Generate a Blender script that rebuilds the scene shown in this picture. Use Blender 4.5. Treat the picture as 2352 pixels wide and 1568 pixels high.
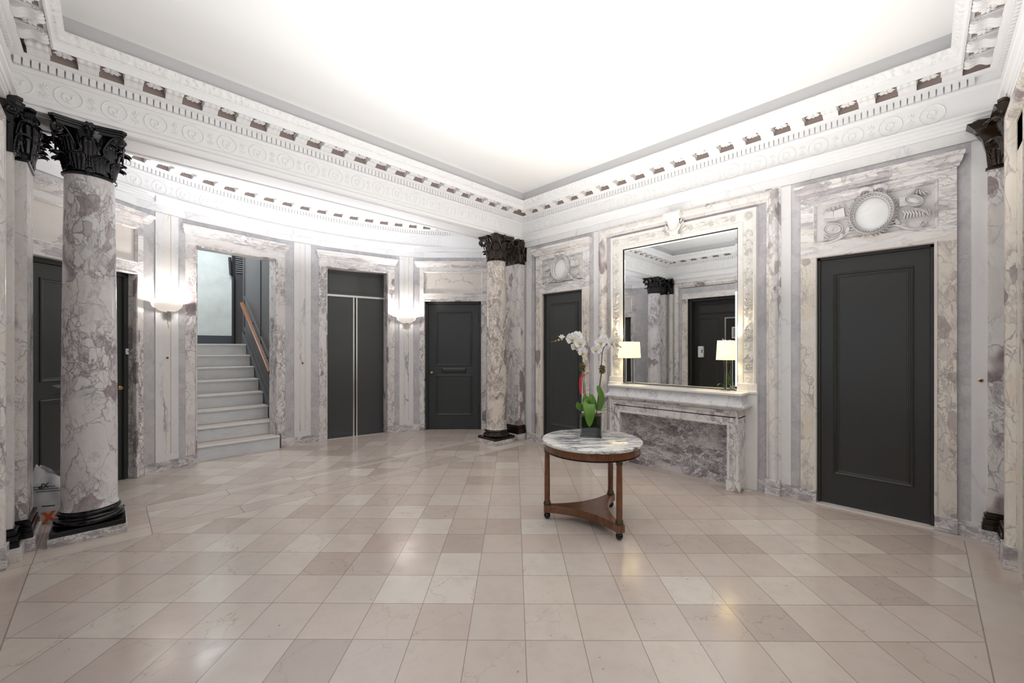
import bpy, math, random
from mathutils import Vector, Matrix
PI = math.pi
for o in list(bpy.data.objects): bpy.data.objects.remove(o)
SC = bpy.context.scene
COL = SC.collection
random.seed(7)

# ------------------------------------------------------------------ camera
YAW = math.atan2(945, 934)                     # optical axis, 45.3 degrees off the room's x axis
cam_d = bpy.data.cameras.new('camera'); cam = bpy.data.objects.new('camera', cam_d); COL.objects.link(cam)
cam.location = (0, 0, 1.542); cam.rotation_euler = (PI/2, 0, YAW - PI/2)
cam_d.sensor_width = 36; cam_d.lens = 934/2352*36; cam_d.shift_y = 15/2352
cam_d.clip_start = 0.02
SC.camera = cam

# ------------------------------------------------------------------ light and exposure
SC.view_settings.view_transform = 'Standard'; SC.view_settings.look = 'None'
SC.view_settings.gamma = 1; SC.view_settings.use_curve_mapping = False
SC.view_settings.exposure = 0.55
W = bpy.data.worlds.new('world'); SC.world = W; W.use_nodes = True
W.node_tree.nodes['Background'].inputs[0].default_value = (0.8, 0.88, 1, 1)
W.node_tree.nodes['Background'].inputs[1].default_value = 0.3
def lamp(name, kind, loc, power, color=(1, 1, 1), rot=(0, 0, 0), size=0.1, size_y=None, spread=None):
    d = bpy.data.lights.new(name, kind); d.energy = power; d.color = color
    if kind == 'AREA':
        d.size = size
        if size_y: d.shape = 'RECTANGLE'; d.size_y = size_y
        if spread: d.spread = spread
    else: d.shadow_soft_size = size
    o = bpy.data.objects.new(name, d); COL.objects.link(o); o.location = loc; o.rotation_euler = rot
    return o
# daylight through the glazed street doors in the left wall, beside and behind the camera
lamp('daylight_entrance', 'AREA', (-0.50, 1.35, 1.75), 12, (0.78, 0.88, 1.0), (0, -PI/2, 0), 2.2, 2.0)
lamp('near_wall_fill', 'AREA', (2.8, -0.42, 1.7), 10, (1.0, 0.96, 0.90), (PI/2, 0, 0), 2.6, 2.0)  # warm fill added in front of the solid near wall
# broad upward fill added to brighten the ceiling
lamp('ceiling_fill', 'AREA', (2.5, 1.9, 1.85), 70, (1.0, 0.985, 0.955), (PI, 0, 0), 3.6, 3.2, math.radians(155))
# unseen fill added to brighten the round end, aimed upwards
lamp('apse_fill', 'AREA', (2.2, 5.95, 2.7), 23, (0.95, 0.97, 1.0), (PI, 0, 0), 3.2, 0.9, math.radians(165))
lamp('stairwell_light', 'AREA', (1.25, 8.9, 4.2), 40, (0.90, 0.96, 1.0), (0, 0, 0), 0.8, 0.8)

# ------------------------------------------------------------------ mesh building
class MB:
    def __init__(s): s.v = []; s.f = []
    def add(s, vs, fs):
        n = len(s.v); s.v += [tuple(v) for v in vs]; s.f += [tuple(i+n for i in f) for f in fs]; return s
    def box(s, x0, x1, y0, y1, z0, z1, bev=0.0):
        if x0 > x1: x0, x1 = x1, x0
        if y0 > y1: y0, y1 = y1, y0
        v = [(x, y, z) for z in (z0, z1) for (x, y) in ((x0, y0), (x1, y0), (x1, y1), (x0, y1))]
        return s.add(v, [(3, 2, 1, 0), (4, 5, 6, 7), (0, 1, 5, 4), (1, 2, 6, 5), (2, 3, 7, 6), (3, 0, 4, 7)])
    def grid(s, fn, nu, nv, cu=False, cv=False):
        vs = [fn(i/(nu if cu else nu-1), j/(nv if cv else nv-1)) for j in range(nv) for i in range(nu)]
        fs = []
        for j in range(nv if cv else nv-1):
            for i in range(nu if cu else nu-1):
                a = j*nu+i; b = j*nu+(i+1) % nu; c = ((j+1) % nv)*nu+(i+1) % nu; d = ((j+1) % nv)*nu+i
                fs.append((a, b, c, d))
        return s.add(vs, fs)
    def lathe(s, prof, n=24, c=(0, 0, 0), a0=0, a1=2*PI, sx=1, sy=1):
        full = abs(a1-a0-2*PI) < 1e-6
        def fn(u, v):
            k = v*(len(prof)-1); r, z = prof[int(round(k))]
            a = a0+(a1-a0)*u
            return (c[0]+sx*r*math.cos(a), c[1]+sy*r*math.sin(a), c[2]+z)
        s.grid(fn, n, len(prof), cu=full)
        return s
    def tube(s, pts, r, n=8, caps=True):
        P = [Vector(p) for p in pts]; m = len(P)
        rr = r if isinstance(r, (list, tuple)) else [r]*m
        up = Vector((0, 0, 1)); rings = []
        pn = None
        for i in range(m):
            t = (P[min(i+1, m-1)]-P[max(i-1, 0)])
            if t.length < 1e-9: t = Vector((0, 0, 1))
            t.normalize()
            if pn is None:
                pn = t.orthogonal().normalized()
            pn = (pn - t*pn.dot(t))
            if pn.length < 1e-6: pn = t.orthogonal()
            pn.normalize(); b = t.cross(pn)
            rings.append([P[i]+rr[i]*(math.cos(2*PI*k/n)*pn+math.sin(2*PI*k/n)*b) for k in range(n)])
        v = [tuple(q) for ring in rings for q in ring]; f = []
        for i in range(m-1):
            for k in range(n):
                f.append((i*n+k, i*n+(k+1) % n, (i+1)*n+(k+1) % n, (i+1)*n+k))
        if caps:
            f.append(tuple(range(n-1, -1, -1))); f.append(tuple((m-1)*n+k for k in range(n)))
        return s.add(v, f)
    def ball(s, c, r, n=10, m=6, R=None):
        rx, ry, rz = (r, r, r) if not isinstance(r, (tuple, list)) else r
        c = Vector(c)
        def fn(u, v):
            a = 2*PI*u; b = PI*(v-.5)*.998
            p = Vector((rx*math.cos(a)*math.cos(b), ry*math.sin(a)*math.cos(b), rz*math.sin(b)))
            if R is not None: p = R @ p
            return tuple(c+p)
        return s.grid(fn, n, m, cu=True)
    def sweep(s, path, prof, closed=False, mp=None):
        """path: 2D points; prof: (t, h): t along the left normal of the path, h the third axis. Mitred."""
        P = [Vector(p) for p in path]; n = len(P); q = len(prof)
        N = []
        for i in range(n):
            def nrm(a, b):
                d = (b-a).normalized(); return Vector((-d.y, d.x))
            if closed or 0 < i < n-1:
                n1 = nrm(P[i-1], P[i]); n2 = nrm(P[i], P[(i+1) % n]); m = (n1+n2).normalized()
                N.append(m/max(.3, m.dot(n1)))
            elif i == 0: N.append(nrm(P[0], P[1]))
            else: N.append(nrm(P[n-2], P[n-1]))
        if mp is None: mp = lambda a, b, h: (a, b, h)
        vs = [mp(*(P[i]+N[i]*t), h) for i in range(n) for (t, h) in prof]
        fs = []
        for i in range(n if closed else n-1):
            j = (i+1) % n
            for k in range(q-1): fs.append((i*q+k, i*q+k+1, j*q+k+1, j*q+k))
        return s.add(vs, fs)
    def prism(s, poly, d0, d1, mp=None):
        """poly in (a, b), extruded from d0 to d1; mp(a, b, d)"""
        if mp is None: mp = lambda a, b, d: (a, d, b)
        n = len(poly); vs = [mp(a, b, d0) for a, b in poly]+[mp(a, b, d1) for a, b in poly]
        fs = [tuple(range(n)), tuple(range(2*n-1, n-1, -1))]+[(i, i+n, (i+1) % n+n, (i+1) % n) for i in range(n)]
        return s.add(vs, fs)
    def xf(s, M, k0=0):
        s.v = s.v[:k0]+[tuple(M @ Vector(v)) for v in s.v[k0:]]; return s
    def build(s, name, mat, parent=None, smooth=False, M=None, solid=0, bevel=0, ang=None):
        me = bpy.data.meshes.new(name); me.from_pydata(s.v, [], s.f); me.update()
        import bmesh
        bm = bmesh.new(); bm.from_mesh(me); bmesh.ops.recalc_face_normals(bm, faces=bm.faces); bm.to_mesh(me); bm.free()
        if mat: me.materials.append(mat)
        if smooth:
            me.polygons.foreach_set('use_smooth', [True]*len(me.polygons))
            me.set_sharp_from_angle(angle=math.radians(ang or 40))
        o = bpy.data.objects.new(name, me); COL.objects.link(o)
        if parent is not None: o.parent = parent
        if M is not None: o.matrix_local = M
        if bevel:
            b = o.modifiers.new('bevel', 'BEVEL'); b.width = bevel; b.segments = 2; b.limit_method = 'ANGLE'; b.angle_limit = .6
        if solid:
            b = o.modifiers.new('solid', 'SOLIDIFY'); b.thickness = solid; b.offset = 0
        return o

def frame(p, u, n):
    """local x = along the wall, local y = out of the wall, z = up"""
    u = Vector((u[0], u[1], 0)).normalized(); n = Vector((n[0], n[1], 0)).normalized()
    M = Matrix.Identity(4)
    M.col[0] = (*u, 0); M.col[1] = (*n, 0); M.col[2] = (0, 0, 1, 0); M.col[3] = (p[0], p[1], p[2] if len(p) > 2 else 0, 1)
    return M
def tag(o, label=None, cat=None, group=None, kind=None):
    if label: o['label'] = label
    if cat: o['category'] = cat
    if group: o['group'] = group
    if kind: o['kind'] = kind
    return o
def empty(name, M=None, parent=None):
    o = bpy.data.objects.new(name, None); COL.objects.link(o); o.empty_display_size = .1
    if parent is not None: o.parent = parent
    if M is not None: o.matrix_local = M
    return o
def thing(name, label, cat, M=None, group=None): return tag(empty(name, M), label, cat, group)
def T(x, y, z=0, rz=0): return Matrix.Translation((x, y, z)) @ Matrix.Rotation(rz, 4, 'Z')
def copy_tree(o, parent=None):
    c = o.copy(); COL.objects.link(c)
    if parent is not None: c.parent = parent
    for ch in list(o.children): copy_tree(ch, c)
    return c

# ------------------------------------------------------------------ materials
def mat(name, col=(.8, .8, .8), rough=.5, metal=0, emit=None, es=0, spec=None, trans=0, ior=None, coat=0):
    m = bpy.data.materials.new(name); m.use_nodes = True
    b = m.node_tree.nodes['Principled BSDF']
    b.inputs['Base Color'].default_value = (*col, 1); b.inputs['Roughness'].default_value = rough
    b.inputs['Metallic'].default_value = metal
    if emit: b.inputs['Emission Color'].default_value = (*emit, 1); b.inputs['Emission Strength'].default_value = es
    if trans: b.inputs['Transmission Weight'].default_value = trans
    if ior: b.inputs['IOR'].default_value = ior
    if spec is not None: b.inputs['Specular IOR Level'].default_value = spec
    if coat: b.inputs['Coat Weight'].default_value = coat; b.inputs['Coat Roughness'].default_value = .08
    return m
class G:
    """small node-graph helper"""
    def __init__(s, m):
        s.nt = m.node_tree; s.b = s.nt.nodes['Principled BSDF']
    def n(s, t, **k):
        nd = s.nt.nodes.new(t)
        for a, b in k.items(): setattr(nd, a, b)
        return nd
    def put(s, sock, v):
        if v is None: return
        if isinstance(v, bpy.types.NodeSocket): s.nt.links.new(v, sock)
        elif isinstance(v, (tuple, list)) and len(v) == 3 and sock.type == 'RGBA': sock.default_value = (*v, 1)
        else: sock.default_value = v
    def math(s, op, a, b=None, c=None):
        nd = s.n('ShaderNodeMath', operation=op)
        for i, v in enumerate((a, b, c)): s.put(nd.inputs[i], v)
        return nd.outputs[0]
    def vmath(s, op, a, b=None, c=None):
        nd = s.n('ShaderNodeVectorMath', operation=op)
        for i, v in enumerate((a, b)): s.put(nd.inputs[i], v)
        if c is not None: s.put(nd.inputs['Scale'], c)
        return nd.outputs[0]
    def mix(s, f, a, b):
        nd = s.n('ShaderNodeMix', data_type='RGBA')
        s.put(nd.inputs[0], f); s.put(nd.inputs[6], a); s.put(nd.inputs[7], b)
        return nd.outputs[2]
    def noise(s, v, scale, detail=3, rough=.55, dist=0):
        nd = s.n('ShaderNodeTexNoise'); s.put(nd.inputs['Vector'], v); nd.inputs['Scale'].default_value = scale
        nd.inputs['Detail'].default_value = detail; nd.inputs['Roughness'].default_value = rough; nd.inputs['Distortion'].default_value = dist
        return nd
    def vor(s, v, scale, feat='F1', rand=1):
        nd = s.n('ShaderNodeTexVoronoi', feature=feat); s.put(nd.inputs['Vector'], v); nd.inputs['Scale'].default_value = scale
        nd.inputs['Randomness'].default_value = rand
        return nd
    def ramp(s, f, a, b, lo=0., hi=1.):
        nd = s.n('ShaderNodeMapRange', interpolation_type='SMOOTHSTEP'); s.put(nd.inputs[0], f)
        nd.inputs[1].default_value = a; nd.inputs[2].default_value = b; nd.inputs[3].default_value = lo; nd.inputs[4].default_value = hi
        return nd.outputs[0]
    def coord(s, scale=(1, 1, 1)):
        tc = s.n('ShaderNodeTexCoord'); oi = s.n('ShaderNodeObjectInfo')
        off = s.vmath('SCALE', (37., 53., 29.), None, oi.outputs['Random'])
        p = s.vmath('ADD', tc.outputs['Object'], off)
        return s.vmath('MULTIPLY', p, scale)
    def bump(s, h, dist=.01, strength=1):
        nd = s.n('ShaderNodeBump'); nd.inputs['Distance'].default_value = dist; nd.inputs['Strength'].default_value = strength
        s.put(nd.inputs['Height'], h); s.nt.links.new(nd.outputs[0], s.b.inputs['Normal'])

def breccia(name, scale=6, stretch=(1, 1, .6), vein=(.20, .16, .20), white=(.83, .80, .78), grey=(.55, .52, .54), warm=(.74, .66, .60),
            blob=(.20, .13, .15), amt=1., blobs=.60, rough=.22, clean=.45):
    """angular pale clasts in a grey-violet network: coarse where calm, finely shattered in patches, a few maroon clasts"""
    m = mat(name, white, rough); g = G(m)
    p = g.coord(stretch)
    d = g.noise(p, 2.6, 3, .55)
    pd = g.vmath('ADD', p, g.vmath('SCALE', g.vmath('SUBTRACT', d.outputs['Color'], (.5, .5, .5)), None, .26))
    d2 = g.noise(pd, 11, 3, .65)
    pe = g.vmath('ADD', pd, g.vmath('SCALE', g.vmath('SUBTRACT', d2.outputs['Color'], (.5, .5, .5)), None, .075))
    v1 = g.vor(pe, scale*.72, 'DISTANCE_TO_EDGE'); c1 = g.vor(pe, scale*.72, 'F1')
    v2 = g.vor(pe, scale*2.2, 'DISTANCE_TO_EDGE'); c2 = g.vor(pe, scale*2.2, 'F1')
    nm = g.noise(p, 1.9, 3, .6).outputs[0]
    msk = g.ramp(nm, clean-.02, clean+.10)                  # where the stone is shattered
    on1 = g.ramp(g.noise(p, 4.5, 2, .5).outputs[0], .36, .58)
    on2 = g.ramp(g.noise(p, 9, 2, .5).outputs[0], .30, .55)
    w1 = g.math('MULTIPLY', g.ramp(v1.outputs['Distance'], .0, .034, 1, 0), g.math('MULTIPLY_ADD', on1, .62, .06))
    w2 = g.math('MULTIPLY', g.ramp(v2.outputs['Distance'], .0, .10, .85, 0), g.math('MULTIPLY', msk, on2))
    s1 = g.n('ShaderNodeSeparateColor'); g.put(s1.inputs[0], c1.outputs['Color'])
    s2 = g.n('ShaderNodeSeparateColor'); g.put(s2.inputs[0], c2.outputs['Color'])
    cloud = g.ramp(g.noise(pe, 4, 6, .72).outputs[0], .40, .74)
    base = g.mix(g.math('MULTIPLY', cloud, .55), white, grey)
    base = g.mix(g.math('MULTIPLY', g.ramp(s1.outputs[0], .60, .95), .45), base, warm)
    small = g.mix(g.ramp(s2.outputs[0], .50, .80), white, grey)
    base = g.mix(g.math('MULTIPLY', msk, .60), base, small)
    mar = g.math('MAXIMUM', g.math('MULTIPLY', g.ramp(s1.outputs[1], .86+.1*(blobs-.6)*4, .88+.1*(blobs-.6)*4), g.ramp(nm, .42, .5)), g.math('MULTIPLY', g.math('MULTIPLY', g.ramp(s2.outputs[1], .84, .86), msk), .65))
    mar = g.math('MULTIPLY', mar, g.math('MULTIPLY_ADD', g.noise(pe, 14, 4, .7).outputs[0], .9, .3))
    base = g.mix(g.math('MINIMUM', mar, .88), base, blob)
    ps = g.vmath('MULTIPLY', pe, (1.25, 1.25, .8))
    n3 = g.noise(ps, scale*.55, 6, .68, .6).outputs[0]
    w3 = g.math('MULTIPLY', g.ramp(g.math('ABSOLUTE', g.math('SUBTRACT', n3, .5)), .0, .022, .95, 0), g.math('MULTIPLY_ADD', msk, .55, g.math('MULTIPLY', on1, .45)))
    n4 = g.noise(pd, scale*1.3, 5, .75, .9).outputs[0]
    w4 = g.math('MULTIPLY', g.ramp(n4, .60, .70), g.math('MULTIPLY', msk, .62))
    wv_ = g.math('MAXIMUM', g.math('MAXIMUM', w1, w2), g.math('MAXIMUM', w3, w4))
    f = g.math('MINIMUM', g.math('MULTIPLY', wv_, amt), .92)
    g.put(g.b.inputs['Base Color'], g.mix(f, base, vein))
    return m
def veined(name, base, dark, scale=3, stretch=(1, 1, 1), amt=.5, mott=.2, rough=.25, thin=.03, vc=None):
    m = mat(name, base, rough); g = G(m); p = g.coord(stretch)
    d = g.noise(p, 1.8, 5, .65)
    pd = g.vmath('ADD', p, g.vmath('SCALE', g.vmath('SUBTRACT', d.outputs['Color'], (.5, .5, .5)), None, .7))
    v = g.vor(pd, scale, 'DISTANCE_TO_EDGE')
    w = g.math('MULTIPLY', g.ramp(v.outputs['Distance'], 0, thin, 1, 0), g.ramp(g.noise(p, 2.5, 2).outputs[0], .42, .62))
    mo = g.ramp(g.noise(pd, 6, 6, .72).outputs[0], .35, .75)
    c = g.mix(g.math('MULTIPLY', mo, mott), base, dark)
    g.put(g.b.inputs['Base Color'], g.mix(g.math('MULTIPLY', w, amt), c, vc or dark))
    return m
M_brec = breccia('breccia_marble', 9, (1, 1, .62), vein=(.23, .20, .22), blobs=.61, clean=.48)
M_brec_l = breccia('pale_breccia_marble', 8, (1, 1, .6), vein=(.36, .33, .36), grey=(.64, .62, .63), amt=.64, blobs=.69, clean=.5)
M_brec_h = breccia('breccia_marble_horizontal', 8, (.45, .45, 1.6), vein=(.33, .31, .34), grey=(.62, .60, .62), blob=(.42, .38, .41), amt=.8, blobs=.67, clean=.47)
M_brec_w = breccia('warm_breccia_marble', 9, (1, 1, .55), vein=(.30, .26, .26), white=(.82, .76, .68), grey=(.60, .56, .54), warm=(.74, .62, .50), amt=.8, blobs=.68, clean=.46)
M_col = breccia('column_breccia_marble', 8.5, (1, 1, .66), white=(.77, .755, .765), vein=(.24, .21, .235), grey=(.53, .505, .54), warm=(.72, .65, .61), blob=(.27, .20, .22), blobs=.63, clean=.47, rough=.2)
M_col_w = breccia('column_warm_breccia_marble', 9, (1, 1, .7), white=(.82, .76, .68), vein=(.30, .22, .22), grey=(.58, .54, .54), warm=(.78, .66, .52), blobs=.66, clean=.46, rough=.2)
M_base = breccia('base_breccia_marble', 14, (.55, .55, 1.3), vein=(.25, .23, .26), grey=(.50, .48, .51), blob=(.34, .29, .31), amt=.9, blobs=.66, clean=.40)
M_slab = breccia('hearth_breccia_marble', 9, (.8, .9, 1.6), vein=(.17, .13, .16), white=(.70, .68, .68), grey=(.40, .37, .40), warm=(.58, .54, .53), blobs=.60, clean=.36)
M_white = veined('white_marble', (.80, .79, .79), (.52, .52, .56), 2.2, (1, 1, .5), .55, .18)
M_vein = veined('veined_cream_marble', (.80, .77, .74), (.60, .58, .58), 2.6, (1.4, 1.4, .35), .9, .15, thin=.06, vc=(.30, .31, .30))
M_grey = veined('grey_marble', (.60, .585, .60), (.36, .35, .38), 5, (1, 1, .8), .4, .75)
M_pink = veined('blush_marble', (.80, .75, .71), (.66, .58, .54), 2.5, (.7, 1, 1), .7, .25, thin=.04, vc=(.40, .36, .34))
M_mantel = veined('mantel_marble', (.83, .81, .78), (.60, .58, .57), 2.5, (1, 1, 1), .35, .2)
M_lipm = veined('carved_grey_marble', (.72, .71, .72), (.34, .33, .37), 9, (1, .8, .7), .9, .35, thin=.06)
M_step = veined('step_marble', (.78, .80, .83), (.52, .55, .58), 1.6, (.4, 1, 1), .5, .4, rough=.35)
M_tread = mat('worn_tread_marble', (.50, .41, .34), .5)
M_relief = veined('carved_marble', (.74, .72, .71), (.48, .46, .48), 5, (.5, 1, 1.4), .6, .45, rough=.4)
M_oval = veined('plain_oval_marble', (.84, .84, .84), (.66, .66, .68), 1.5, (1, 1, 1), .3, .2)
M_plast = mat('white_plaster', (.86, .855, .86), .55)
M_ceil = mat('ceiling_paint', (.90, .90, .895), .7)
M_cove = mat('shaded_upstand_paint', (.56, .56, .57), .7)  # shade on the ceiling upstand, painted in as a darker grey
M_brown = mat('taupe_coffer_paint', (.34, .275, .25), .7)
def ornament(name, col, scale, dist):
    m = mat(name, col, .5); g = G(m); tc = g.n('ShaderNodeNewGeometry')
    p = tc.outputs['Position']
    v = g.vor(p, scale, 'SMOOTH_F1'); n = g.noise(p, scale*1.6, 3)
    h = g.math('ADD', v.outputs['Distance'], g.math('MULTIPLY', n.outputs[0], .5))
    g.bump(h, dist, 1); return m
M_leafm = ornament('leaf_moulded_plaster', (.86, .855, .86), 26, .014)
M_black = mat('black_lacquer', (.006, .006, .008), .13, spec=.45)
g = G(M_black); g.bump(g.noise(g.coord(), 28, 3).outputs[0], .0015, .4)
M_blackw = mat('bronze_black_lacquer', (.022, .013, .007), .15, spec=.5)
g = G(M_blackw); g.bump(g.noise(g.coord(), 28, 3).outputs[0], .0015, .4)
M_door = mat('charcoal_door_paint', (.040, .043, .043), .38)
g = G(M_door); g.bump(g.noise(g.coord((1, 1, .3)), 30, 2).outputs[0], .0008, .5)
M_doorn = mat('soot_door_paint', (.030, .028, .026), .36)
M_dooru = mat('brown_black_door_paint', (.026, .024, .021), .40)
M_elev = mat('elevator_door_enamel', (.070, .073, .076), .30, metal=.25)
g = G(M_elev); g.put(g.b.inputs['Roughness'], g.ramp(g.noise(g.coord((1, 1, 1)), 4, 3).outputs[0], .3, .7, .28, .34))
M_steel = mat('brushed_steel', (.62, .62, .62), .25, metal=1)
M_chrome = mat('chrome', (.75, .74, .70), .12, metal=1)
M_brass = mat('brass', (.75, .52, .22), .25, metal=1)
M_mirror = mat('mirror_glass', (.90, .92, .93), .01, metal=1)
M_glass = mat('clear_glass', (1, 1, 1), .02, trans=1, ior=1.45)
M_dark = mat('dark_shadow_gap', (.01, .01, .01), .8)
M_jamb = mat('pale_grey_jamb_paint', (.42, .43, .45), .45)
M_wood = mat('walnut_wood', (.16, .055, .02), .28, coat=.3)
g = G(M_wood); p = g.coord((6, 6, 1.2)); n = g.noise(p, 5, 5, .6, 1.5)
g.put(g.b.inputs['Base Color'], g.mix(g.ramp(n.outputs[0], .3, .75), (.21, .075, .026), (.085, .028, .012)))
M_rail = mat('oak_handrail', (.20, .075, .025), .35)
M_bronze = mat('aged_bronze', (.10, .075, .05), .4, metal=.8)
M_stwall = mat('stairwell_plaster', (.66, .70, .68), .7)
g = G(M_stwall); g.put(g.b.inputs['Base Color'], g.mix(g.ramp(g.noise(g.coord(), 2.2, 6, .7).outputs[0], .35, .75), (.70, .73, .71), (.57, .60, .58)))
M_stdark = mat('stairwell_dark_panel', (.085, .08, .085), .45)
M_skirt = mat('stairwell_skirting', (.06, .07, .085), .5)
M_sconce = mat('sconce_glass', (.92, .90, .86), .35, emit=(1, .88, .76), es=.34)
M_shade = mat('lamp_shade_linen', (.9, .85, .68), .7, emit=(1, .80, .40), es=.80)
M_plast_w = mat('white_device_plastic', (.8, .8, .8), .35)
M_bag = mat('white_bag_plastic', (.80, .80, .82), .38)
M_ink = mat('black_ink', (.06, .06, .07), .5)
M_orange = mat('orange_ink', (.85, .16, .03), .45)
M_petal = mat('orchid_petal', (.90, .89, .90), .5)
M_lipy = mat('orchid_lip', (.75, .50, .12), .5)
M_leaf = mat('orchid_leaf', (.075, .19, .022), .32)
g = G(M_leaf); g.put(g.b.inputs['Base Color'], g.mix(g.noise(g.coord(), 8, 3).outputs[0], (.05, .15, .015), (.13, .27, .035)))
M_stem = mat('orchid_stem', (.13, .09, .04), .5)
M_moss = mat('moss', (.13, .12, .03), .9)
g = G(M_moss); nn = g.noise(g.coord(), 60, 4, .7); g.put(g.b.inputs['Base Color'], g.mix(g.ramp(nn.outputs[0], .35, .65), (.03, .03, .008), (.24, .20, .06))); g.bump(nn.outputs[0], .01)
M_soil = mat('bark_soil', (.03, .022, .012), .9)
g = G(M_soil); nn = g.vor(g.coord(), 70); tcz = g.n('ShaderNodeTexCoord'); sx = g.n('ShaderNodeSeparateXYZ'); g.put(sx.inputs[0], tcz.outputs['Object'])
g.put(g.b.inputs['Base Color'], g.mix(g.ramp(g.math('ADD', sx.outputs[2], g.math('MULTIPLY', nn.outputs['Distance'], .05)), .03, .07), g.mix(nn.outputs['Distance'], (.16, .06, .025), (.03, .012, .006)), g.mix(nn.outputs['Distance'], (.006, .01, .003), (.035, .05, .012))))
M_red = mat('red_ribbon', (.75, .01, .03), .4)
M_tabtop = mat('tabletop_marble', (.84, .82, .79), .12); g = G(M_tabtop)
tr_ = g.n('ShaderNodeVectorRotate'); tr_.inputs['Angle'].default_value = math.radians(38); tr_.rotation_type = 'Z_AXIS'; g.put(tr_.inputs['Vector'], g.n('ShaderNodeTexCoord').outputs['Object'])
pp = g.vmath('MULTIPLY', tr_.outputs[0], (2.2, 9., 9.)); dn = g.noise(pp, 1.2, 4, .6)
pp = g.vmath('ADD', pp, g.vmath('SCALE', dn.outputs['Color'], None, .9))
n1 = g.noise(pp, 2.2, 6, .72).outputs[0]; mk = g.ramp(g.noise(tr_.outputs[0], 3.0, 2, .5).outputs[0], .35, .62)
c_ = g.mix(g.math('MULTIPLY', g.ramp(n1, .43, .58), g.math('MULTIPLY_ADD', mk, .75, .25)), (.83, .81, .78), (.16, .165, .19))
g.put(g.b.inputs['Base Color'], c_)

# floor: 12-inch tiles laid diagonally, framed by straight border strips
M_floor = mat('stone_floor_tiles', (.6, .5, .45), .16); g = G(M_floor)
geo = g.n('ShaderNodeNewGeometry'); sp = g.n('ShaderNodeSeparateXYZ'); g.put(sp.inputs[0], geo.outputs['Position'])
X, Y = sp.outputs[0], sp.outputs[1]
U = g.math('SUBTRACT', g.math('DIVIDE', g.math('ADD', X, Y), .4313), .04)
V = g.math('SUBTRACT', g.math('DIVIDE', g.math('SUBTRACT', X, Y), .4313), .19)
def band(v, a, b): return g.math('MULTIPLY', g.math('GREATER_THAN', v, a), g.math('LESS_THAN', v, b))
inmain = g.math('MULTIPLY', band(X, -.40, 4.86), band(Y, -.23, 4.48))
inmid = g.math('MULTIPLY', band(Y, 4.69, 5.12), band(X, .25, 4.15))
inap = g.math('GREATER_THAN', Y, 5.34)
diag = g.math('MAXIMUM', g.math('MAXIMUM', inmain, inmid), inap)
def edge(v, w): 
    f = g.math('FRACT', v); return g.math('LESS_THAN', g.math('MINIMUM', f, g.math('SUBTRACT', 1., f)), w)
gd = g.math('MAXIMUM', edge(U, .0075), edge(V, .0075))
SU = g.math('DIVIDE', X, .647); SV = g.math('DIVIDE', Y, .94)
gs = g.math('MULTIPLY', edge(g.math('SUBTRACT', SU, .386), .0045), g.math('GREATER_THAN', Y, 4.4))
def line(v, c): return g.math('LESS_THAN', g.math('ABSOLUTE', g.math('SUBTRACT', v, c)), .0032)
def also(a, b): return g.math('MULTIPLY', a, b)
bl = line(Y, 4.48)
for q in (4.69, 5.12, 5.34): bl = g.math('MAXIMUM', bl, also(line(Y, q), g.math('GREATER_THAN', X, -.4)))
bl = g.math('MAXIMUM', bl, also(line(X, -.40), band(Y, -.23, 4.48)))
bl = g.math('MAXIMUM', bl, also(line(X, 4.86), band(Y, -.23, 4.48)))
bl = g.math('MAXIMUM', bl, also(line(Y, -.23), band(X, -.40, 4.86)))
bl = g.math('MAXIMUM', bl, also(line(X, .25), band(Y, 4.69, 5.12)))
grout = g.math('MAXIMUM', bl, g.math('ADD', g.math('MULTIPLY', gd, diag), g.math('MULTIPLY', gs, g.math('SUBTRACT', 1., diag))))
cmb = g.n('ShaderNodeCombineXYZ')
g.put(cmb.inputs[0], g.math('FLOOR', U)); g.put(cmb.inputs[1], g.math('FLOOR', V)); g.put(cmb.inputs[2], g.math('MULTIPLY_ADD', inmid, 7.3, g.math('MULTIPLY', inap, 3.1)))
cm2 = g.n('ShaderNodeCombineXYZ'); g.put(cm2.inputs[0], g.math('FLOOR', g.math('SUBTRACT', SU, .386))); g.put(cm2.inputs[1], g.math('FLOOR', g.math('MULTIPLY', Y, 2.3))); cm2.inputs[2].default_value = 9.7
mv = g.n('ShaderNodeMix', data_type='VECTOR'); g.put(mv.inputs[0], diag); g.put(mv.inputs[4], cm2.outputs[0]); g.put(mv.inputs[5], cmb.outputs[0])
wn = g.n('ShaderNodeTexWhiteNoise', noise_dimensions='3D'); g.put(wn.inputs[0], mv.outputs[1])
wsep = g.n('ShaderNodeSeparateColor'); g.put(wsep.inputs[0], wn.outputs['Color'])
tile = g.mix(g.ramp(wn.outputs['Value'], .62, 1.0), (.60, .535, .49), (.475, .405, .365))
tile = g.mix(g.ramp(wsep.outputs[1], .55, 1.0), tile, (.70, .655, .60))
tile = g.mix(g.math('MULTIPLY_ADD', wsep.outputs[2], .30, .12), tile, (.60, .465, .39))
pl = g.vmath('ADD', geo.outputs['Position'], g.vmath('SCALE', wn.outputs['Color'], None, 11.))
nz = g.noise(pl, 7, 6, .7)
tile = g.mix(g.math('MULTIPLY', g.ramp(nz.outputs[0], .4, .75), .25), tile, (.40, .33, .29))
pw = g.vmath('ADD', pl, g.vmath('SCALE', g.noise(pl, 5, 4, .6).outputs['Color'], None, .25))
vv = g.vor(pw, 2.4, 'DISTANCE_TO_EDGE')
tile = g.mix(g.math('MULTIPLY', g.ramp(vv.outputs['Distance'], 0, .012, 1, 0), g.math('MULTIPLY', g.ramp(wsep.outputs[0], .5, .9), .5)), tile, (.33, .27, .22))
sp2 = g.noise(pl, 38, 2, .5)
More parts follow.
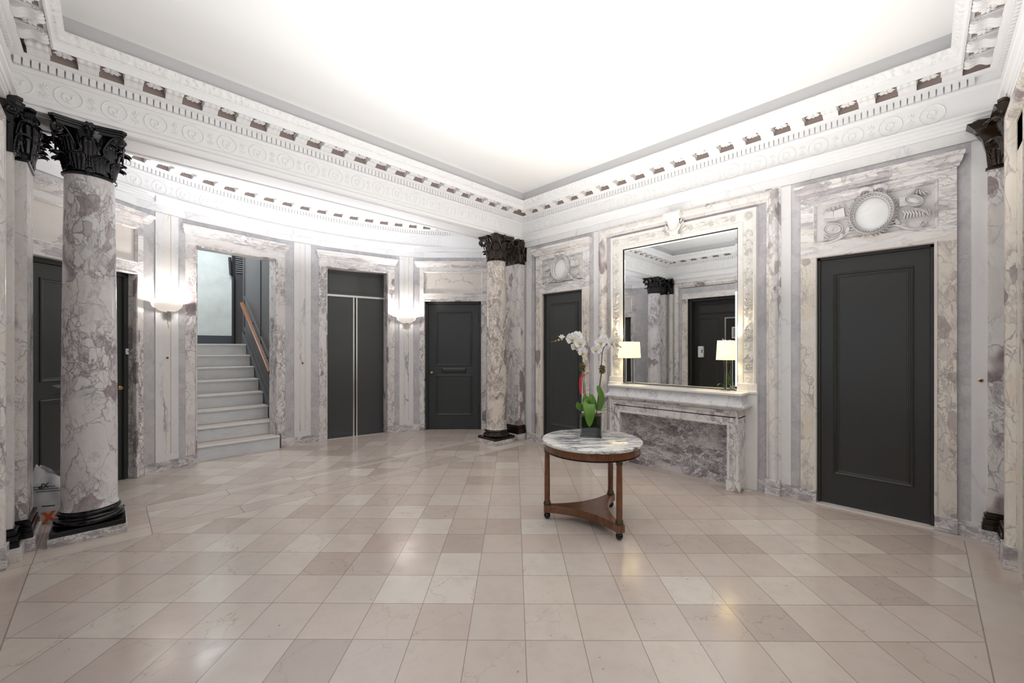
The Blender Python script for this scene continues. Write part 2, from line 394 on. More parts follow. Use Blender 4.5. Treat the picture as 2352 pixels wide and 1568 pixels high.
tile = g.mix(g.math('MULTIPLY', g.ramp(sp2.outputs[0], .70, .74), g.math('MULTIPLY', g.ramp(nz.outputs[0], .5, .6), .6)), tile, (.12, .09, .08))
g.put(g.b.inputs['Base Color'], g.mix(g.math('MULTIPLY', grout, .62), tile, (.16, .12, .10)))
g.put(g.b.inputs['Roughness'], g.ramp(nz.outputs[0], .3, .8, .13, .25))

def S(o, label=None): o['kind'] = 'structure'; return o

# ------------------------------------------------------------------ room constants (metres)
XL, XR, YN, YB = -0.58, 5.0, -0.46, 4.80       # left wall, right wall, near wall, beam front
BB = 5.25; BZ = 3.36                            # beam back, beam underside
AX, AY, AA, AB = 2.20, 5.22, 3.0, 1.81          # the round end: centre and half axes of its plan
ZC = 4.03
# plan of the apse wall, right to left, with the chords of its four openings
PA = [(5.20, 5.25), (4.97, 5.82), (4.18, 6.58), (3.60, 6.84), (2.56, 7.02), (1.84, 7.02), (0.80, 6.83), (0.22, 6.58), (-0.57, 5.82), (-0.80, 5.25)]

# floor
fl = MB(); fl.add([(-1.5, -1.2, 0), (6, -1.2, 0), (6, 9.2, 0), (-1.5, 9.2, 0), (-1.5, -1.2, -.1), (6, -1.2, -.1), (6, 9.2, -.1), (-1.5, 9.2, -.1)],
                  [(0, 1, 2, 3), (7, 6, 5, 4), (0, 4, 5, 1), (1, 5, 6, 2), (2, 6, 7, 3), (3, 7, 4, 0)])
S(fl.build('floor', M_floor))
# ceiling: the main field and the field over the round end
ce = MB().box(XL-.1, XR+.1, YN-.1, YB+.1, ZC, ZC+.08); S(ce.build('ceiling', M_ceil))
ce2 = MB().box(-1.2, 5.6, YB+.1, 7.6, ZC, ZC+.08); S(ce2.build('ceiling', M_ceil))

# ------------------------------------------------------------------ entablature
PROF_LOW = [(-.02, 3.325), (.022, 3.325), (.022, 3.35), (.030, 3.353), (.030, 3.383), (.038, 3.387), (.045, 3.405), (.062, 3.418), (.066, 3.432), (.012, 3.437)]
PROF_FRZ = [(.012, 3.437), (.010, 3.630), (.022, 3.634), (.032, 3.648), (.034, 3.662), (.028, 3.664), (.028, 3.718), (.062, 3.722), (.078, 3.730), (.093, 3.744), (.084, 3.746)]
PROF_BRN = [(.084, 3.745), (.084, 3.803), (.226, 3.803)]
PROF_COR = [(.216, 3.806), (.216, 3.792), (.236, 3.790), (.240, 3.765), (.252, 3.764), (.254, 3.818), (.262, 3.821), (.262, 3.832)]
PROF_CYM = [(.262, 3.832), (.280, 3.838), (.292, 3.852), (.300, 3.872), (.309, 3.888), (.309, 3.899), (.27, 3.902)]
PROF_CVE = [(.275, 3.900), (.270, 4.035)]
def seglen(path): return sum(math.dist(path[i], path[i+1]) for i in range(len(path)-1))
def at(path, s):
    """point and left normal at arc length s of an open path"""
    for i in range(len(path)-1):
        a, b = path[i], path[i+1]; L = math.dist(a, b)
        if s <= L or i == len(path)-2:
            t = s/L; d = ((b[0]-a[0])/L, (b[1]-a[1])/L)
            return (a[0]+(b[0]-a[0])*t, a[1]+(b[1]-a[1])*t), d, (-d[1], d[0])
        s -= L
# prototypes: modillion (scroll bracket) and rosette, local x along, y out, z up
def modillion_mb():
    m = MB(); W_ = .056
    prof = [(.084, 3.742), (.100, 3.737), (.118, 3.742), (.135, 3.755), (.150, 3.764), (.170, 3.764), (.186, 3.757), (.204, 3.751), (.222, 3.755), (.234, 3.768), (.236, 3.786), (.230, 3.800)]
    def fn(u, v):
        k = v*(len(prof)-1); i = min(int(k), len(prof)-2); t = k-i
        d = prof[i][0]*(1-t)+prof[i+1][0]*t; z = prof[i][1]*(1-t)+prof[i+1][1]*t
        x = (u*2-1)
        lobe = .0045*math.cos(x*PI*2.5)*v+.0015*math.cos(v*22)*math.cos(x*PI*.5)
        wv = 1+.03*math.cos(v*19)
        return (x*W_*wv, d+lobe*(.3+.7*v), z-lobe*.9)
    m.grid(fn, 15, 26)
    for sx in (-1, 1):     # side cheeks with a scroll
        m.prism([(d, z) for d, z in prof]+[(.23, 3.806), (.084, 3.806)], sx*(W_-.008), sx*(W_+.001), mp=lambda a, b, d: (d, a, b))
        sp = [(sx*(W_+.004), .205+(.022*(1-t/16))*math.cos(t*.62), 3.777+(.020*(1-t/16))*math.sin(t*.62)) for t in range(16)]
        m.tube(sp, .0035, 5)
    # abacus moulding round the top
    m.box(-W_-.008, W_+.008, .084, .243, 3.790, 3.803)
    return m
def rosette_mb():
    m = MB()
    def fn(u, v):
        a = 2*PI*u; r = v; lob = 1+.14*math.cos(8*a)*v
        return (.050*r*lob*math.cos(a), .155+.040*r*lob*math.sin(a), 3.799-.016*(1-(r-.55)**2*2.2)-.004*math.cos(8*a)*v)
    m.grid(fn, 48, 7, cu=True); m.ball((0, .155, 3.783), (.012, .010, .008), 10, 6)
    return m
MOD = modillion_mb(); ROS = rosette_mb()
def make_me(mb, name, mt):
    o = mb.build(name, mt, smooth=True, ang=50); me = o.data; bpy.data.objects.remove(o); return me
ME_MOD = make_me(MOD, 'modillion', M_plast); ME_ROS = make_me(ROS, 'rosette', M_plast)
def wreath_relief(mb, p, d, n, r=.078, z=3.533, k=0):
    """low roundel with a C scroll, and a palmette spray beside it"""
    o0 = .011
    def P(a, b, h): return (p[0]+d[0]*a+n[0]*(o0+h), p[1]+d[1]*a+n[1]*(o0+h), z+b)
    ring = [P(r*math.cos(t*PI/14), r*math.sin(t*PI/14), .002+.0015*math.cos(t*3)) for t in range(29)]
    mb.tube(ring, .0042, 5, caps=False)
    sc = [P((.042-.0017*t)*math.cos(t*.42-1.9), (.042-.0017*t)*math.sin(t*.42-1.9), .002) for t in range(20)]
    mb.tube(sc, .0055, 5)
    for a in (.3, 1.3, 2.4): mb.tube([P(.02*math.cos(a*2), .02*math.sin(a*2)+.008, .001), P(.04*math.cos(a*2), .04*math.sin(a*2)+.008, .001)], .005, 5)
    c = .131
    for a in (-65, -35, 0, 35, 65):
        t = math.radians(a); l = .050-.010*abs(a)/65
        for sg in (1, -1):
            pts = [P(c+sg*q*l*math.sin(t)*.75, sg*(q*l*math.cos(t)+.010), .001) for q in (.15, .5, 1)]
            mb.tube(pts, [.003, .0065, .003], 5)
    mb.ball(P(c, 0, 0), .008, 6, 4)
def entab(name, path, s0, n_mod, pitch=.262, relief=True, lo=0, hi=None, brown=M_brown, side=None):
    """one straight or curved run; ends are left square, the mitres come from the closed mouldings"""
    root = empty(name); S(root)
    dm = MB(); cnt = n_mod*6
    for i in range(cnt):
        s = s0+(i-2.5)*pitch/6
        (x, y), d, n = at(path, s)
        h = .0172
        def Q(a, o, z): return (x+d[0]*a+n[0]*o, y+d[1]*a+n[1]*o, z)
        vs = [Q(a, o, z) for z in (3.668, 3.722) for (a, o) in ((-h, .027), (h, .027), (h, .056), (-h, .056))]
        dm.add(vs, [(3, 2, 1, 0), (4, 5, 6, 7), (0, 1, 5, 4), (1, 2, 6, 5), (2, 3, 7, 6), (3, 0, 4, 7)])
    dm.build('dentil_band', M_plast, root)
    rm = MB()
    for i in range(n_mod):
        (x, y), d, n = at(path, s0+i*pitch)
        a = math.atan2(d[1], d[0])
        o = bpy.data.objects.new('modillion', ME_MOD); COL.objects.link(o); o.parent = root
        o.matrix_local = frame((x, y, 0), d, n)
        if i < n_mod-1:
            (x, y), d, n = at(path, s0+(i+.5)*pitch)
            o = bpy.data.objects.new('rosette', ME_ROS); COL.objects.link(o); o.parent = root
            o.matrix_local = frame((x, y, 0), d, n)
        if relief:
            (x, y), d, n = at(path, s0+(i+.43)*pitch); wreath_relief(rm, (x, y), d, n)
    if relief: rm.build('frieze_relief', M_plast, root, smooth=True)
    return root
RING = [(XL+.03, YN), (XR, YN), (XR, YB), (XL+.03, YB)]
def ring_mould(names_prof_mat, path, closed, root):
    for nm, pr, mt in names_prof_mat:
        MB().sweep(path, pr, closed).build(nm, mt, root, smooth=True, ang=25)
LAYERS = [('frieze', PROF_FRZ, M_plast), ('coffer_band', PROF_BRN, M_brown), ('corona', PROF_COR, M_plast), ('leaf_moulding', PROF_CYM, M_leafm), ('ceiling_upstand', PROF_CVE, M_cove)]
r_ = empty('trim_1'); S(r_); ring_mould(LAYERS, RING, True, r_)
ring_mould([('architrave', PROF_LOW, M_plast)], [RING[3], RING[0], RING[1], RING[2]], False, r_)
xl = XL+.03
entab('trim_2', [(XR, YB), (xl, YB)], XR-4.595, 20)                 # on the beam, modillions measured from the photo
entab('trim_3', [(XR, YN), (XR, YB)], .36-.262-YN-.262, 19)          # right wall
entab('trim_4', [(xl, YB), (xl, YN)], .36, 19)                      # left wall
entab('trim_5', [(xl, YN), (XR, YN)], .36, 20)                      # near wall
# apse entablature on the curved plan
def ell(t, off=0): return (AX+(AA-off)*math.cos(t), AY+(AB-off)*math.sin(t))
EP = [(AX+AA*math.cos(t), AY+AB*math.sin(t)) for t in [PI*.004+PI*.992*i/72 for i in range(73)]]
EP = [(5.2, 5.05)]+EP+[(-.8, 5.05)]
r_ = empty('trim_6'); S(r_); ring_mould([('architrave', PROF_LOW, M_plast)]+LAYERS, EP, False, r_)
LE = seglen(EP)
entab('trim_7', EP, (LE-27*.262)/2, 28)
# the beam itself
bm_ = MB().box(-.85, 5.25, YB+.0, BB, BZ, ZC+.02); S(bm_.build('beam', M_plast))
bt = MB(); bt.box(-.56, 5.0, YB-.028, YB+.001, BZ, 3.436); bt.box(-.56, 5.0, YB-.018, YB+.001, BZ-.0, 3.437)
bt.sweep([(5.0, YB), (-.56, YB)], [(.0, BZ-.004), (.030, BZ-.004), (.030, BZ+.03), (.04, BZ+.036)], False)
S(bt.build('trim_8', M_plast))
bs = MB(); bs.box(-.5, 4.95, 4.86, 4.875, BZ-.012, BZ); bs.box(-.5, 4.95, 5.17, 5.185, BZ-.012, BZ); S(bs.build('trim_9', M_plast))

# ------------------------------------------------------------------ wall pieces in local frames
ZB1, ZB2 = 3.23, 3.33
def strip(mb, s0, s1, d, z0=.12, z1=3.14, back=-.06): mb.box(s0, s1, back, d, z0, z1)
def strips(name, mt, root, rows):
    for (a, b, d, c, e) in rows: MB().box(a, b, -.06, d, c, e).build(name, mt, root)
LIP = [(0, 3.040), (.030, 3.045), (.034, 3.062), (.052, 3.072), (.066, 3.098), (.070, 3.112), (.086, 3.118), (.090, 3.150), (.0, 3.156)]
def door_opening(root, a, b, top, dep=.16, mt=M_brec_l, mth=M_brec_h, sw=.125, panel=True, jam=None, cream=None):
    """marble surround: jambs, lintel, overdoor panel and cornice lip; opening from a to b"""
    for x0, x1 in ((a-sw, a), (b, b+sw)):
        MB().box(x0, x1, -dep, .022, .13, top).build('jamb_facing', mt, root)
    for x0, x1 in ((a-sw-.006, a+.004), (b-.004, b+sw+.006)):
        MB().box(x0, x1, -dep+.001, .034, 0, .13).build('jamb_plinth', M_base, root, bevel=.004)
    m = MB()
    if panel:
        m.box(a-sw, b+sw, -dep, .022, top, top+.13)
        m.box(a-sw, b+sw, -.10, .022, 2.97, 3.05)
        m.box(a-sw, a-.02, -.10, .022, top+.13, 2.97); m.box(b+.02, b+sw, -.10, .022, top+.13, 2.97)
    else: m.box(a-sw, b+sw, -dep, .022, top, 3.05)
    m.build('lintel', mth, root)
    if panel:
        # inner moulding of the overdoor panel
        q = [(a-.02, top+.13), (b+.02, top+.13), (b+.02, 2.97), (a-.02, 2.97)]
        MB().sweep(q, [(0, .022), (.006, .026), (.014, .014), (.022, .006), (.022, -.02)], True, mp=lambda x, y, h: (x, h, y)).build('panel_moulding', mth, root)
    # inner arris moulding around the opening
    q = [(b, 0.13), (b, top), (a, top), (a, 0.13)]
    MB().sweep(q, [(-.012, .022), (-.012, .030), (-.002, .030), (.006, .020), (.006, -.02)], False, mp=lambda x, y, h: (x, h, y)).build('arris_moulding', cream or mt, root)
    e = .035
    pth = [(b+sw+e, -.02), (b+sw+e, .0), (a-sw-e, .0), (a-sw-e, -.02)]
    lp = MB()
    n = len(LIP)
    rings = []
    for (x, sg) in ((a-sw, -1), (b+sw, 1)):
        rings.append([(x+sg*(d*.5), d+.012, z) for d, z in LIP])
        rings.append([(x+sg*(d*.5), -.05, z) for d, z in LIP])
    order = [rings[1], rings[0], rings[2], rings[3]]
    vs = [v for r in order for v in r]; fs = []
    for i in range(3):
        for k in range(n-1): fs.append((i*n+k, i*n+k+1, (i+1)*n+k+1, (i+1)*n+k))
    lp.add(vs, fs); lp.build('cornice', mth, root)

# --- oval wreath relief over the main-room doors
def leaf_bump(mb, c, ang, l, w, h):
    h = h*1.7; ca, sa = math.cos(ang), math.sin(ang)
    def fn(u, v):
        x = (v*2-1); y = (u*2-1); ww = w*(1-abs(x)**1.7)*(.9+.1*math.cos(x*9))
        hh = h*(1-y*y)*(1-x*x*.6)+.002*math.cos(y*4)
        lx, lz = x*l, y*ww
        return (c[0]+lx*ca-lz*sa, c[1]+hh, c[2]+lx*sa+lz*ca)
    mb.grid(fn, 7, 9)
def ribbon(mb, pts, w=.012, th=.004):
    """flat band following points (x, d, z)"""
    P = [Vector(p) for p in pts]
    L = []; R_ = []
    for i, p in enumerate(P):
        t = (P[min(i+1, len(P)-1)]-P[max(i-1, 0)]).normalized(); s = t.cross(Vector((0, 1, 0)))
        if s.length < .2: s = Vector((1, 0, 0))
        s.normalize(); L.append(p+s*w); R_.append(p-s*w)
    vs = []
    for a, b in zip(L, R_): vs += [a, b, b+Vector((0, -th, 0)), a+Vector((0, -th, 0))]
    fs = []
    for i in range(len(P)-1):
        for k in range(4): fs.append((i*4+k, i*4+(k+1) % 4, (i+1)*4+(k+1) % 4, (i+1)*4+k))
    mb.add(vs, fs)
def overdoor_relief(label, cx, M, flip=1):
    rt = thing('overdoor_relief', label, 'carving', M @ T(cx, 0, 2.775))
    YS = Matrix.Diagonal((1, 1.8, 1, 1))
    bg = MB(); bg.box(-.43, .43, -.035, -.004, -.19, .19); bg.build('background_slab', M_relief, rt)
    ov = MB()
    def fn(u, v):
        a = 2*PI*u; r = v
        return (.125*r*math.cos(a), .006+.014*(1-r*r), .155*r*math.sin(a))
    ov.grid(fn, 48, 8, cu=True); ov.sweep([(.128*math.cos(t*PI/24), .158*math.sin(t*PI/24)) for t in range(48)], [(-.006, -.005), (-.006, .02), (0, .024), (.006, .012)], True, mp=lambda x, y, h: (x, h, y))
    ov.xf(YS).build('oval_boss', M_oval, rt, smooth=True)
    wr = MB(); rnd = random.Random(3)
    body = [(.150*math.cos(t*PI/24), .010, .182*math.sin(t*PI/24)) for t in range(49)]
    wr.tube(body, .019, 8, caps=False)
    for k in range(3):
        rr = (.136, .152, .168)[k]
        for i in range(40):
            a = 2*PI*(i+k*.33)/40+.05
            x, z = rr*math.cos(a), (rr+.032)*math.sin(a)
            up = 1 if math.cos(a) > 0 else -1
            leaf_bump(wr, (x, .022 if k == 1 else .013, z), a+up*PI/2+(k-1)*-.7*up, .024, .0095, .012)
    wr.xf(YS).build('laurel_wreath', M_relief, rt, smooth=True)
    rb = MB()
    for (c, r) in (((-.056, .205), .040), ((.045, .205), .042)):
        ribbon(rb, [(c[0]+r*math.cos(t*.5), .026+.012*math.sin(t*.5), c[1]+.6*r*math.sin(t*.5)) for t in range(14)], .016)
    ribbon(rb, [(-.004, .03, .185), (0, .036, .205), (.004, .03, .225)], .014)
    rb.xf(YS).build('ribbon_bow', M_relief, rt, smooth=True)
    for sg in (-1, 1):
        rb = MB()
        ribbon(rb, [(sg*(.07+.011*t), .018+.009*math.sin(t*1.1), .175-.016*t+.008*math.sin(t*1.7)) for t in range(9)], .012)
        ribbon(rb, [(sg*(.150+.010*t), .014+.012*math.sin(t*1.3), -.10-.010*t+.012*math.sin(t*1.25)) for t in range(9)], .013)
        rb.tube([(sg*(.115+.03*t), .008, -.130-.012*t+.010*math.sin(t)) for t in range(9)], [.004, .008, .011, .012, .013, .013, .012, .010, .006], 7)
        for i in range(9): rb.ball((sg*(.335+.018*math.cos(i*2.4)), .012+.004*(i % 3), -.162+.014*math.sin(i*2.4)), .0085, 7, 5)
        rb.xf(YS).build('ribbon', M_relief, rt, smooth=True)
    # one side: small oval medallion, curled leaf, drapery; other side: open book, round shield
    for sg in (-1*flip, 1*flip):
        tr = MB()
        if sg == flip:
            q = Matrix.Rotation(sg*.6, 3, 'Y')
            def ring(rx, rz, h, rr): tr.tube([tuple(Vector((sg*.275, h, .052))+q @ Vector((rx*math.cos(t*PI/12), 0, rz*math.sin(t*PI/12)))) for t in range(25)], rr, 6, caps=False)
            ring(.062, .040, .016, .006); ring(.050, .029, .016, .004)
            tr.ball((sg*.275, .006, .052), (.052, .012, .032), 16, 7, R=q)
            for i in range(6): leaf_bump(tr, (sg*(.26+.018*i), .008, .112+.010*math.sin(i)), sg*(.7+.4*i), .034, .013, .014)
            for i in range(7): tr.tube([(sg*(.205+.02*i), .006, -.02-.004*i), (sg*(.225+.018*i), .016, -.055-.004*i), (sg*(.215+.02*i), .006, -.092)], .009, 6)
            for i in range(5): leaf_bump(tr, (sg*(.30+.018*i), .012, -.035-.010*i), -sg*(.4+.25*i), .040, .015, .016)
            tr.box(sg*.185, sg*.255, -.004, .014, .02, .10)
        else:
            tr.prism([(sg*.19, .02), (sg*.275, .005), (sg*.275, .09), (sg*.20, .105)], -.004, .016)
            tr.prism([(sg*.275, .005), (sg*.35, .035), (sg*.345, .11), (sg*.28, .09)], -.004, .013)
            tr.tube([(sg*.19, .012, .012), (sg*.275, .02, -.004), (sg*.355, .012, .026)], .007, 6)
            q = Matrix.Rotation(sg*-.35, 3, 'Y')
            for (rx, rz) in ((.075, .056), (.058, .042), (.030, .022)):
                tr.tube([tuple(Vector((sg*.28, .014, -.085))+q @ Vector((rx*math.cos(t*PI/12), 0, rz*math.sin(t*PI/12)))) for t in range(25)], .005, 6, caps=False)
            tr.ball((sg*.28, .006, -.085), (.070, .010, .050), 16, 7, R=q); tr.ball((sg*.28, .016, -.085), .012, 8, 5)
            for i in range(5): leaf_bump(tr, (sg*(.20+.035*i), .010, .125-.006*i), sg*(1.2+.3*i), .028, .011, .012)
        tr.xf(YS).build('trophy_carving', M_relief, rt, smooth=True)
    return rt

# --- panelled doors
RAISED = [(-.002, .0), (-.002, .010), (.008, .016), (.016, .012), (.022, .006), (.030, .008), (.036, .002), (.036, -.002)]
def rect(a, b, c, d): return [(a, c), (b, c), (b, d), (a, d)]
def panel_ring(root, a, b, z0, z1, y, mt, name='panel_moulding', prof=RAISED):
    MB().sweep(rect(a, b, z0, z1), [(t, y+h) for t, h in prof], True, mp=lambda x, z, h: (x, h, z)).build(name, mt, root)

def wall_empty(name, M): return S(empty(name, M))
def base_strip(root, a, b, d=.012): MB().box(a, b, -.06, d, 0, .125).build('baseboard', M_base, root)

# ================================================================== right wall, x = 5
FR = frame((XR, 0), (0, 1), (-1, 0))
wr = wall_empty('wall_right', FR)
sl = MB()
for a, b, c, d in ((YN-.1, -.07, 0, ZC), (.75, 3.56, 0, ZC), (4.36, 5.3, 0, ZC), (-.07, .75, 2.44, ZC), (3.56, 4.36, 2.44, ZC)): sl.box(a, b, -.20, -.055, c, d)
sl.box(YN-.1, 5.3, -.26, -.2, 0, ZC)
sl.build('backing', M_plast, wr)
strips('grey_marble_strip', M_grey, wr, [(a, b, -.004, .12, 3.14) for a, b in ((-.275, -.19), (.875, .96), (3.365, 3.45), (4.525, 4.60))])
strips('grey_marble_field', M_grey, wr, [(1.17, 3.16, -.020, .12, 3.14)])
strips('grey_marble_band', M_grey, wr, [(YN, 1.05, -.002, 3.14, ZB1), (3.28, 4.70, -.002, 3.14, ZB1)])
strips('white_marble_strip', M_white, wr, [(a, b, .004, .12, 3.225) for a, b in ((-.365, -.275), (.96, 1.052), (3.278, 3.365), (4.60, 4.70))])
MB().box(YN, 4.85, -.06, .010, ZB1, ZB2).build('white_marble_band', M_white, wr)
for a, b in ((-.365, -.19), (.875, 1.05), (1.18, 1.29), (3.06, 3.14), (3.28, 3.45), (4.485, 4.70)): base_strip(wr, a, b)
# torus moulding round the mirror bay
TOR = [(-.002, -.03), (-.002, .010), (.012, .012), (.018, .012)]+[(.018+.046*(1-math.cos(t*PI/10)), .012+.046*math.sin(t*PI/10)) for t in range(1, 10)]+[(.110, .010), (.130, .010), (.132, -.03)]
MB().sweep([(1.05, .16), (1.05, 3.235), (3.28, 3.235), (3.28, .16)][::-1], TOR, False, mp=lambda x, z, h: (x, h, z)).build('torus_moulding', M_brec_l, wr, smooth=True, ang=30)
for a, b in ((1.045, 1.185), (3.135, 3.285)): MB().box(a, b, -.05, .068, 0, .16).build('torus_plinth', M_base, wr, bevel=.004)
door_opening(wr, -.07, .75, 2.44, mt=M_brec_w, mth=M_brec_h, cream=M_pink)
door_opening(wr, 3.56, 4.36, 2.42, mt=M_brec_w, mth=M_brec_h, cream=M_pink)
MB().box(-.07, .75, -.155, .03, -.01, .012).build('threshold', M_pink, wr)
MB().box(3.56, 4.36, -.155, .03, -.01, .012).build('threshold', M_pink, wr)
overdoor_relief('carved oval wreath panel over the near right-hand charcoal door', .335, FR, -1)
overdoor_relief('carved oval wreath panel over the tall charcoal door beside the far column', 3.965, FR, 1)
def tall_door(nm, a, b, top, M_door):
    r = S(empty(nm, FR @ T(0, 0, 0)))
    MB().box(a+.03, b-.03, -.10, -.055, .012, top-.03).build('door_leaf', M_door, r)
    m = MB(); m.box(a, a+.028, -.12, -.035, .012, top); m.box(b-.028, b, -.12, -.035, .012, top); m.box(a, b, -.12, -.035, top-.028, top); m.build('door_frame', M_door, r)
    panel_ring(r, a+.13, b-.13, .31, top-.17, -.055, M_door)
    panel_ring(r, a+.165, b-.165, .345, top-.205, -.058, M_door, 'inner_bead', [(0, 0), (0, .006), (.010, .006), (.014, 0)])
    return r
tall_door('door_1', -.07, .75, 2.44, M_doorn); tall_door('door_2', 3.56, 4.36, 2.42, M_door)

# ================================================================== left wall, x = -0.58 (mostly seen in the mirror)
FL = frame((XL, 0), (0, -1), (1, 0))
wl = wall_empty('wall_left', FL)
sl = MB(); sl.box(-5.3, -4.27, -.20, -.055, 0, ZC); sl.box(-4.27, -.20, -.20, -.055, 2.80, ZC); sl.box(-.20, .56, -.20, -.055, 0, ZC); sl.box(-5.3, .56, -.62, -.5, 0, ZC); sl.build('backing', M_plast, wl)
gm = MB(); strip(gm, -4.48, -4.40, -.010, .12, 3.04); gm.box(-4.40, -.05, -.06, -.010, 2.94, 3.08); gm.build('grey_marble_field', M_grey, wl)
wm = MB(); strip(wm, -4.70, -4.62, .004, .12, 3.225); wm.build('white_marble_strip', M_pink, wl)
MB().box(-4.85, -YN, -.06, .010, ZB1, ZB2).build('white_marble_band', M_white, wl)
MB().sweep([(-4.62, .16), (-4.62, 3.235), (-.0, 3.235), (-.0, .16)][::-1], TOR, False, mp=lambda x, z, h: (x, h, z)).build('torus_moulding', M_brec, wl, smooth=True, ang=30)
MB().box(-4.625, -4.485, -.05, .068, 0, .16).build('torus_plinth', M_base, wl, bevel=.004)
m = MB(); m.box(-4.40, -4.27, -.30, .010, 0, 2.80); m.build('jamb_facing', M_brec_w, wl)
m = MB(); m.box(-4.40, -.05, -.30, .010, 2.80, 2.94); m.build('lintel', M_brec_h, wl)
dr = S(empty('door_3', FL))
m = MB(); m.box(-4.27, -.2, -.33, -.30, 0, 2.80); m.build('door_leaf', M_dooru, dr)
m = MB(); m.box(-4.27, -4.20, -.33, -.10, 0, 2.8); m.box(-4.27, -.2, -.33, -.12, 2.74, 2.8); m.build('door_frame', M_dooru, dr)
panel_ring(dr, -4.08, -3.60, .20, 2.30, -.30, M_dooru); panel_ring(dr, -4.08, -2.4, 2.40, 2.66, -.30, M_dooru)
MB().box(-3.46, -2.55, -.31, -.288, .1, 2.30).build('glazed_leaf', mat('dark_door_glass', (.02, .018, .016), .15), dr)
m = MB(); m.sweep(rect(-3.46, -2.55, .1, 2.30), [(0, -.30), (0, -.270), (.028, -.270), (.028, -.30)], True, mp=lambda x, z, h: (x, h, z)); m.build('steel_frame', M_steel, dr)
nt = thing('paper_notice', 'small framed paper notice on the dark entrance door reflected in the mirror', 'notice', FL @ T(-3.20, -.285, 1.78))
MB().box(-.10, .10, 0, .008, 0, .28).build('frame', mat('pale_notice_frame', (.7, .7, .68), .5), nt)
pm = mat('printed_paper', (.30, .29, .27), .8); g = G(pm); tc = g.n('ShaderNodeTexCoord'); 
wv = g.n('ShaderNodeTexWave', bands_direction='Z'); g.put(wv.inputs[0], tc.outputs['Object']); wv.inputs['Scale'].default_value = 22
g.put(g.b.inputs['Base Color'], g.mix(g.math('GREATER_THAN', wv.outputs[1], .55), (.42, .40, .37), (.12, .11, .10)))
MB().box(-.07, .07, .008, .011, .03, .25).build('printed_sheet', pm, nt)
sd = thing('hand_sanitizer_dispenser', 'white wall-mounted hand sanitizer dispenser on the dark entrance panelling, seen in the mirror', 'dispenser', FL @ T(-4.02, -.30, 1.30))
MB().box(-.065, .065, 0, .10, 0, .29).build('body', M_plast_w, sd, bevel=.02)
MB().box(.03, .05, .098, .104, .12, .20).build('sight_window', M_dark, sd)

# ================================================================== near wall, y = -0.46 (only its right edge is in view)
FN = frame((0, YN), (1, 0), (0, 1))
wn_ = wall_empty('wall_near', FN)
MB().box(XL-.1, XR+.1, -.25, -.055, 0, ZC).build('backing', M_plast, wn_)
MB().box(.1, 4.25, -.06, -.04, 0, 2.9).build('dark_panelling', M_dooru, wn_)
wm = MB(); strip(wm, 4.60, 4.72, .0, .12, 3.225); wm.box(XL, 5.0, -.06, .010, ZB1, ZB2); wm.build('white_marble_strip', M_pink, wn_)
MB().sweep([(.0, .16), (.0, 3.235), (4.58, 3.235), (4.58, .16)][::-1], TOR, False, mp=lambda x, z, h: (x, h, z)).build('torus_moulding', M_brec_w, wn_, smooth=True, ang=30)
MB().box(4.44, 4.59, -.05, .068, 0, .16).build('torus_plinth', M_base, wn_, bevel=.004)
m = MB(); m.box(4.25, 4.45, -.06, .004, 0, 3.1); m.box(-.1, 4.45, -.06, .004, 2.9, 3.1); m.build('jamb_facing', M_brec_w, wn_)

# ================================================================== apse
def facet(i): 
    a, b = PA[i], PA[i+1]
    d = (b[0]-a[0], b[1]-a[1]); L = math.hypot(*d); d = (d[0]/L, d[1]/L)
    return frame(a, d, (-d[1], d[0])), L
wa = wall_empty('wall_apse', Matrix.Identity(4))
# continuous upper bands following the wall line
MB().sweep(PA, [(-.06, 3.14), (-.004, 3.14), (-.004, ZB1), (-.06, ZB1)]).build('grey_marble_band', M_grey, wa)
MB().sweep(PA, [(-.06, ZB1), (.010, ZB1), (.010, ZB2), (-.06, ZB2)]).build('white_marble_band', M_white, wa)
MB().sweep(PA, [(-.055, 3.14), (-.055, ZC), (-.20, ZC), (-.20, 3.14)]).build('backing', M_plast, wa)
def pier(root, L, sconce=False, off0=.13, off1=.13):
    """grey strips, a three-strip panel in the middle, base"""
    c = L/2
    strips('grey_marble_strip', M_grey, root, [(off0-.06, c-.125, -.004, .12, 3.14), (c+.125, L-off1+.06, -.004, .12, 3.14)])
    strips('white_marble_strip', M_white, root, [(c-.125, c-.042, .006, .21, 3.225), (c+.042, c+.125, .006, .21, 3.225), (c-.125, c+.125, .010, .125, .21)])
    v = MB(); strip(v, c-.040, c+.040, .003, .21, 3.225); v.build('veined_inlay', M_vein, root)
    MB().box(off0-.05, L-off1+.05, -.06, .014, 0, .125).build('baseboard', M_base, root)
    MB().box(-.02, L+.02, -.20, -.055, 0, 3.14).build('backing', M_plast, root)
    # plaster break under the architrave over the pier
    MB().box(c-.14, c+.14, -.02, .05, 3.335, 3.42).build('architrave_break', M_plast, root)
def wall_knob(M, root):
    o = MB().lathe([(.0, -.001), (.016, -.001), (.016, .002), (.012, .004)], 14).xf(Matrix.Rotation(-PI/2, 4, 'X')).build('knob_plate', M_brass, root, smooth=True, M=M)
    MB().lathe([(0, 0), (.010, 0), (.010, .004), (.006, .008), (.0, .010)], 12).xf(Matrix.Rotation(-PI/2, 4, 'X')).build('boss', M_bronze, o, smooth=True)
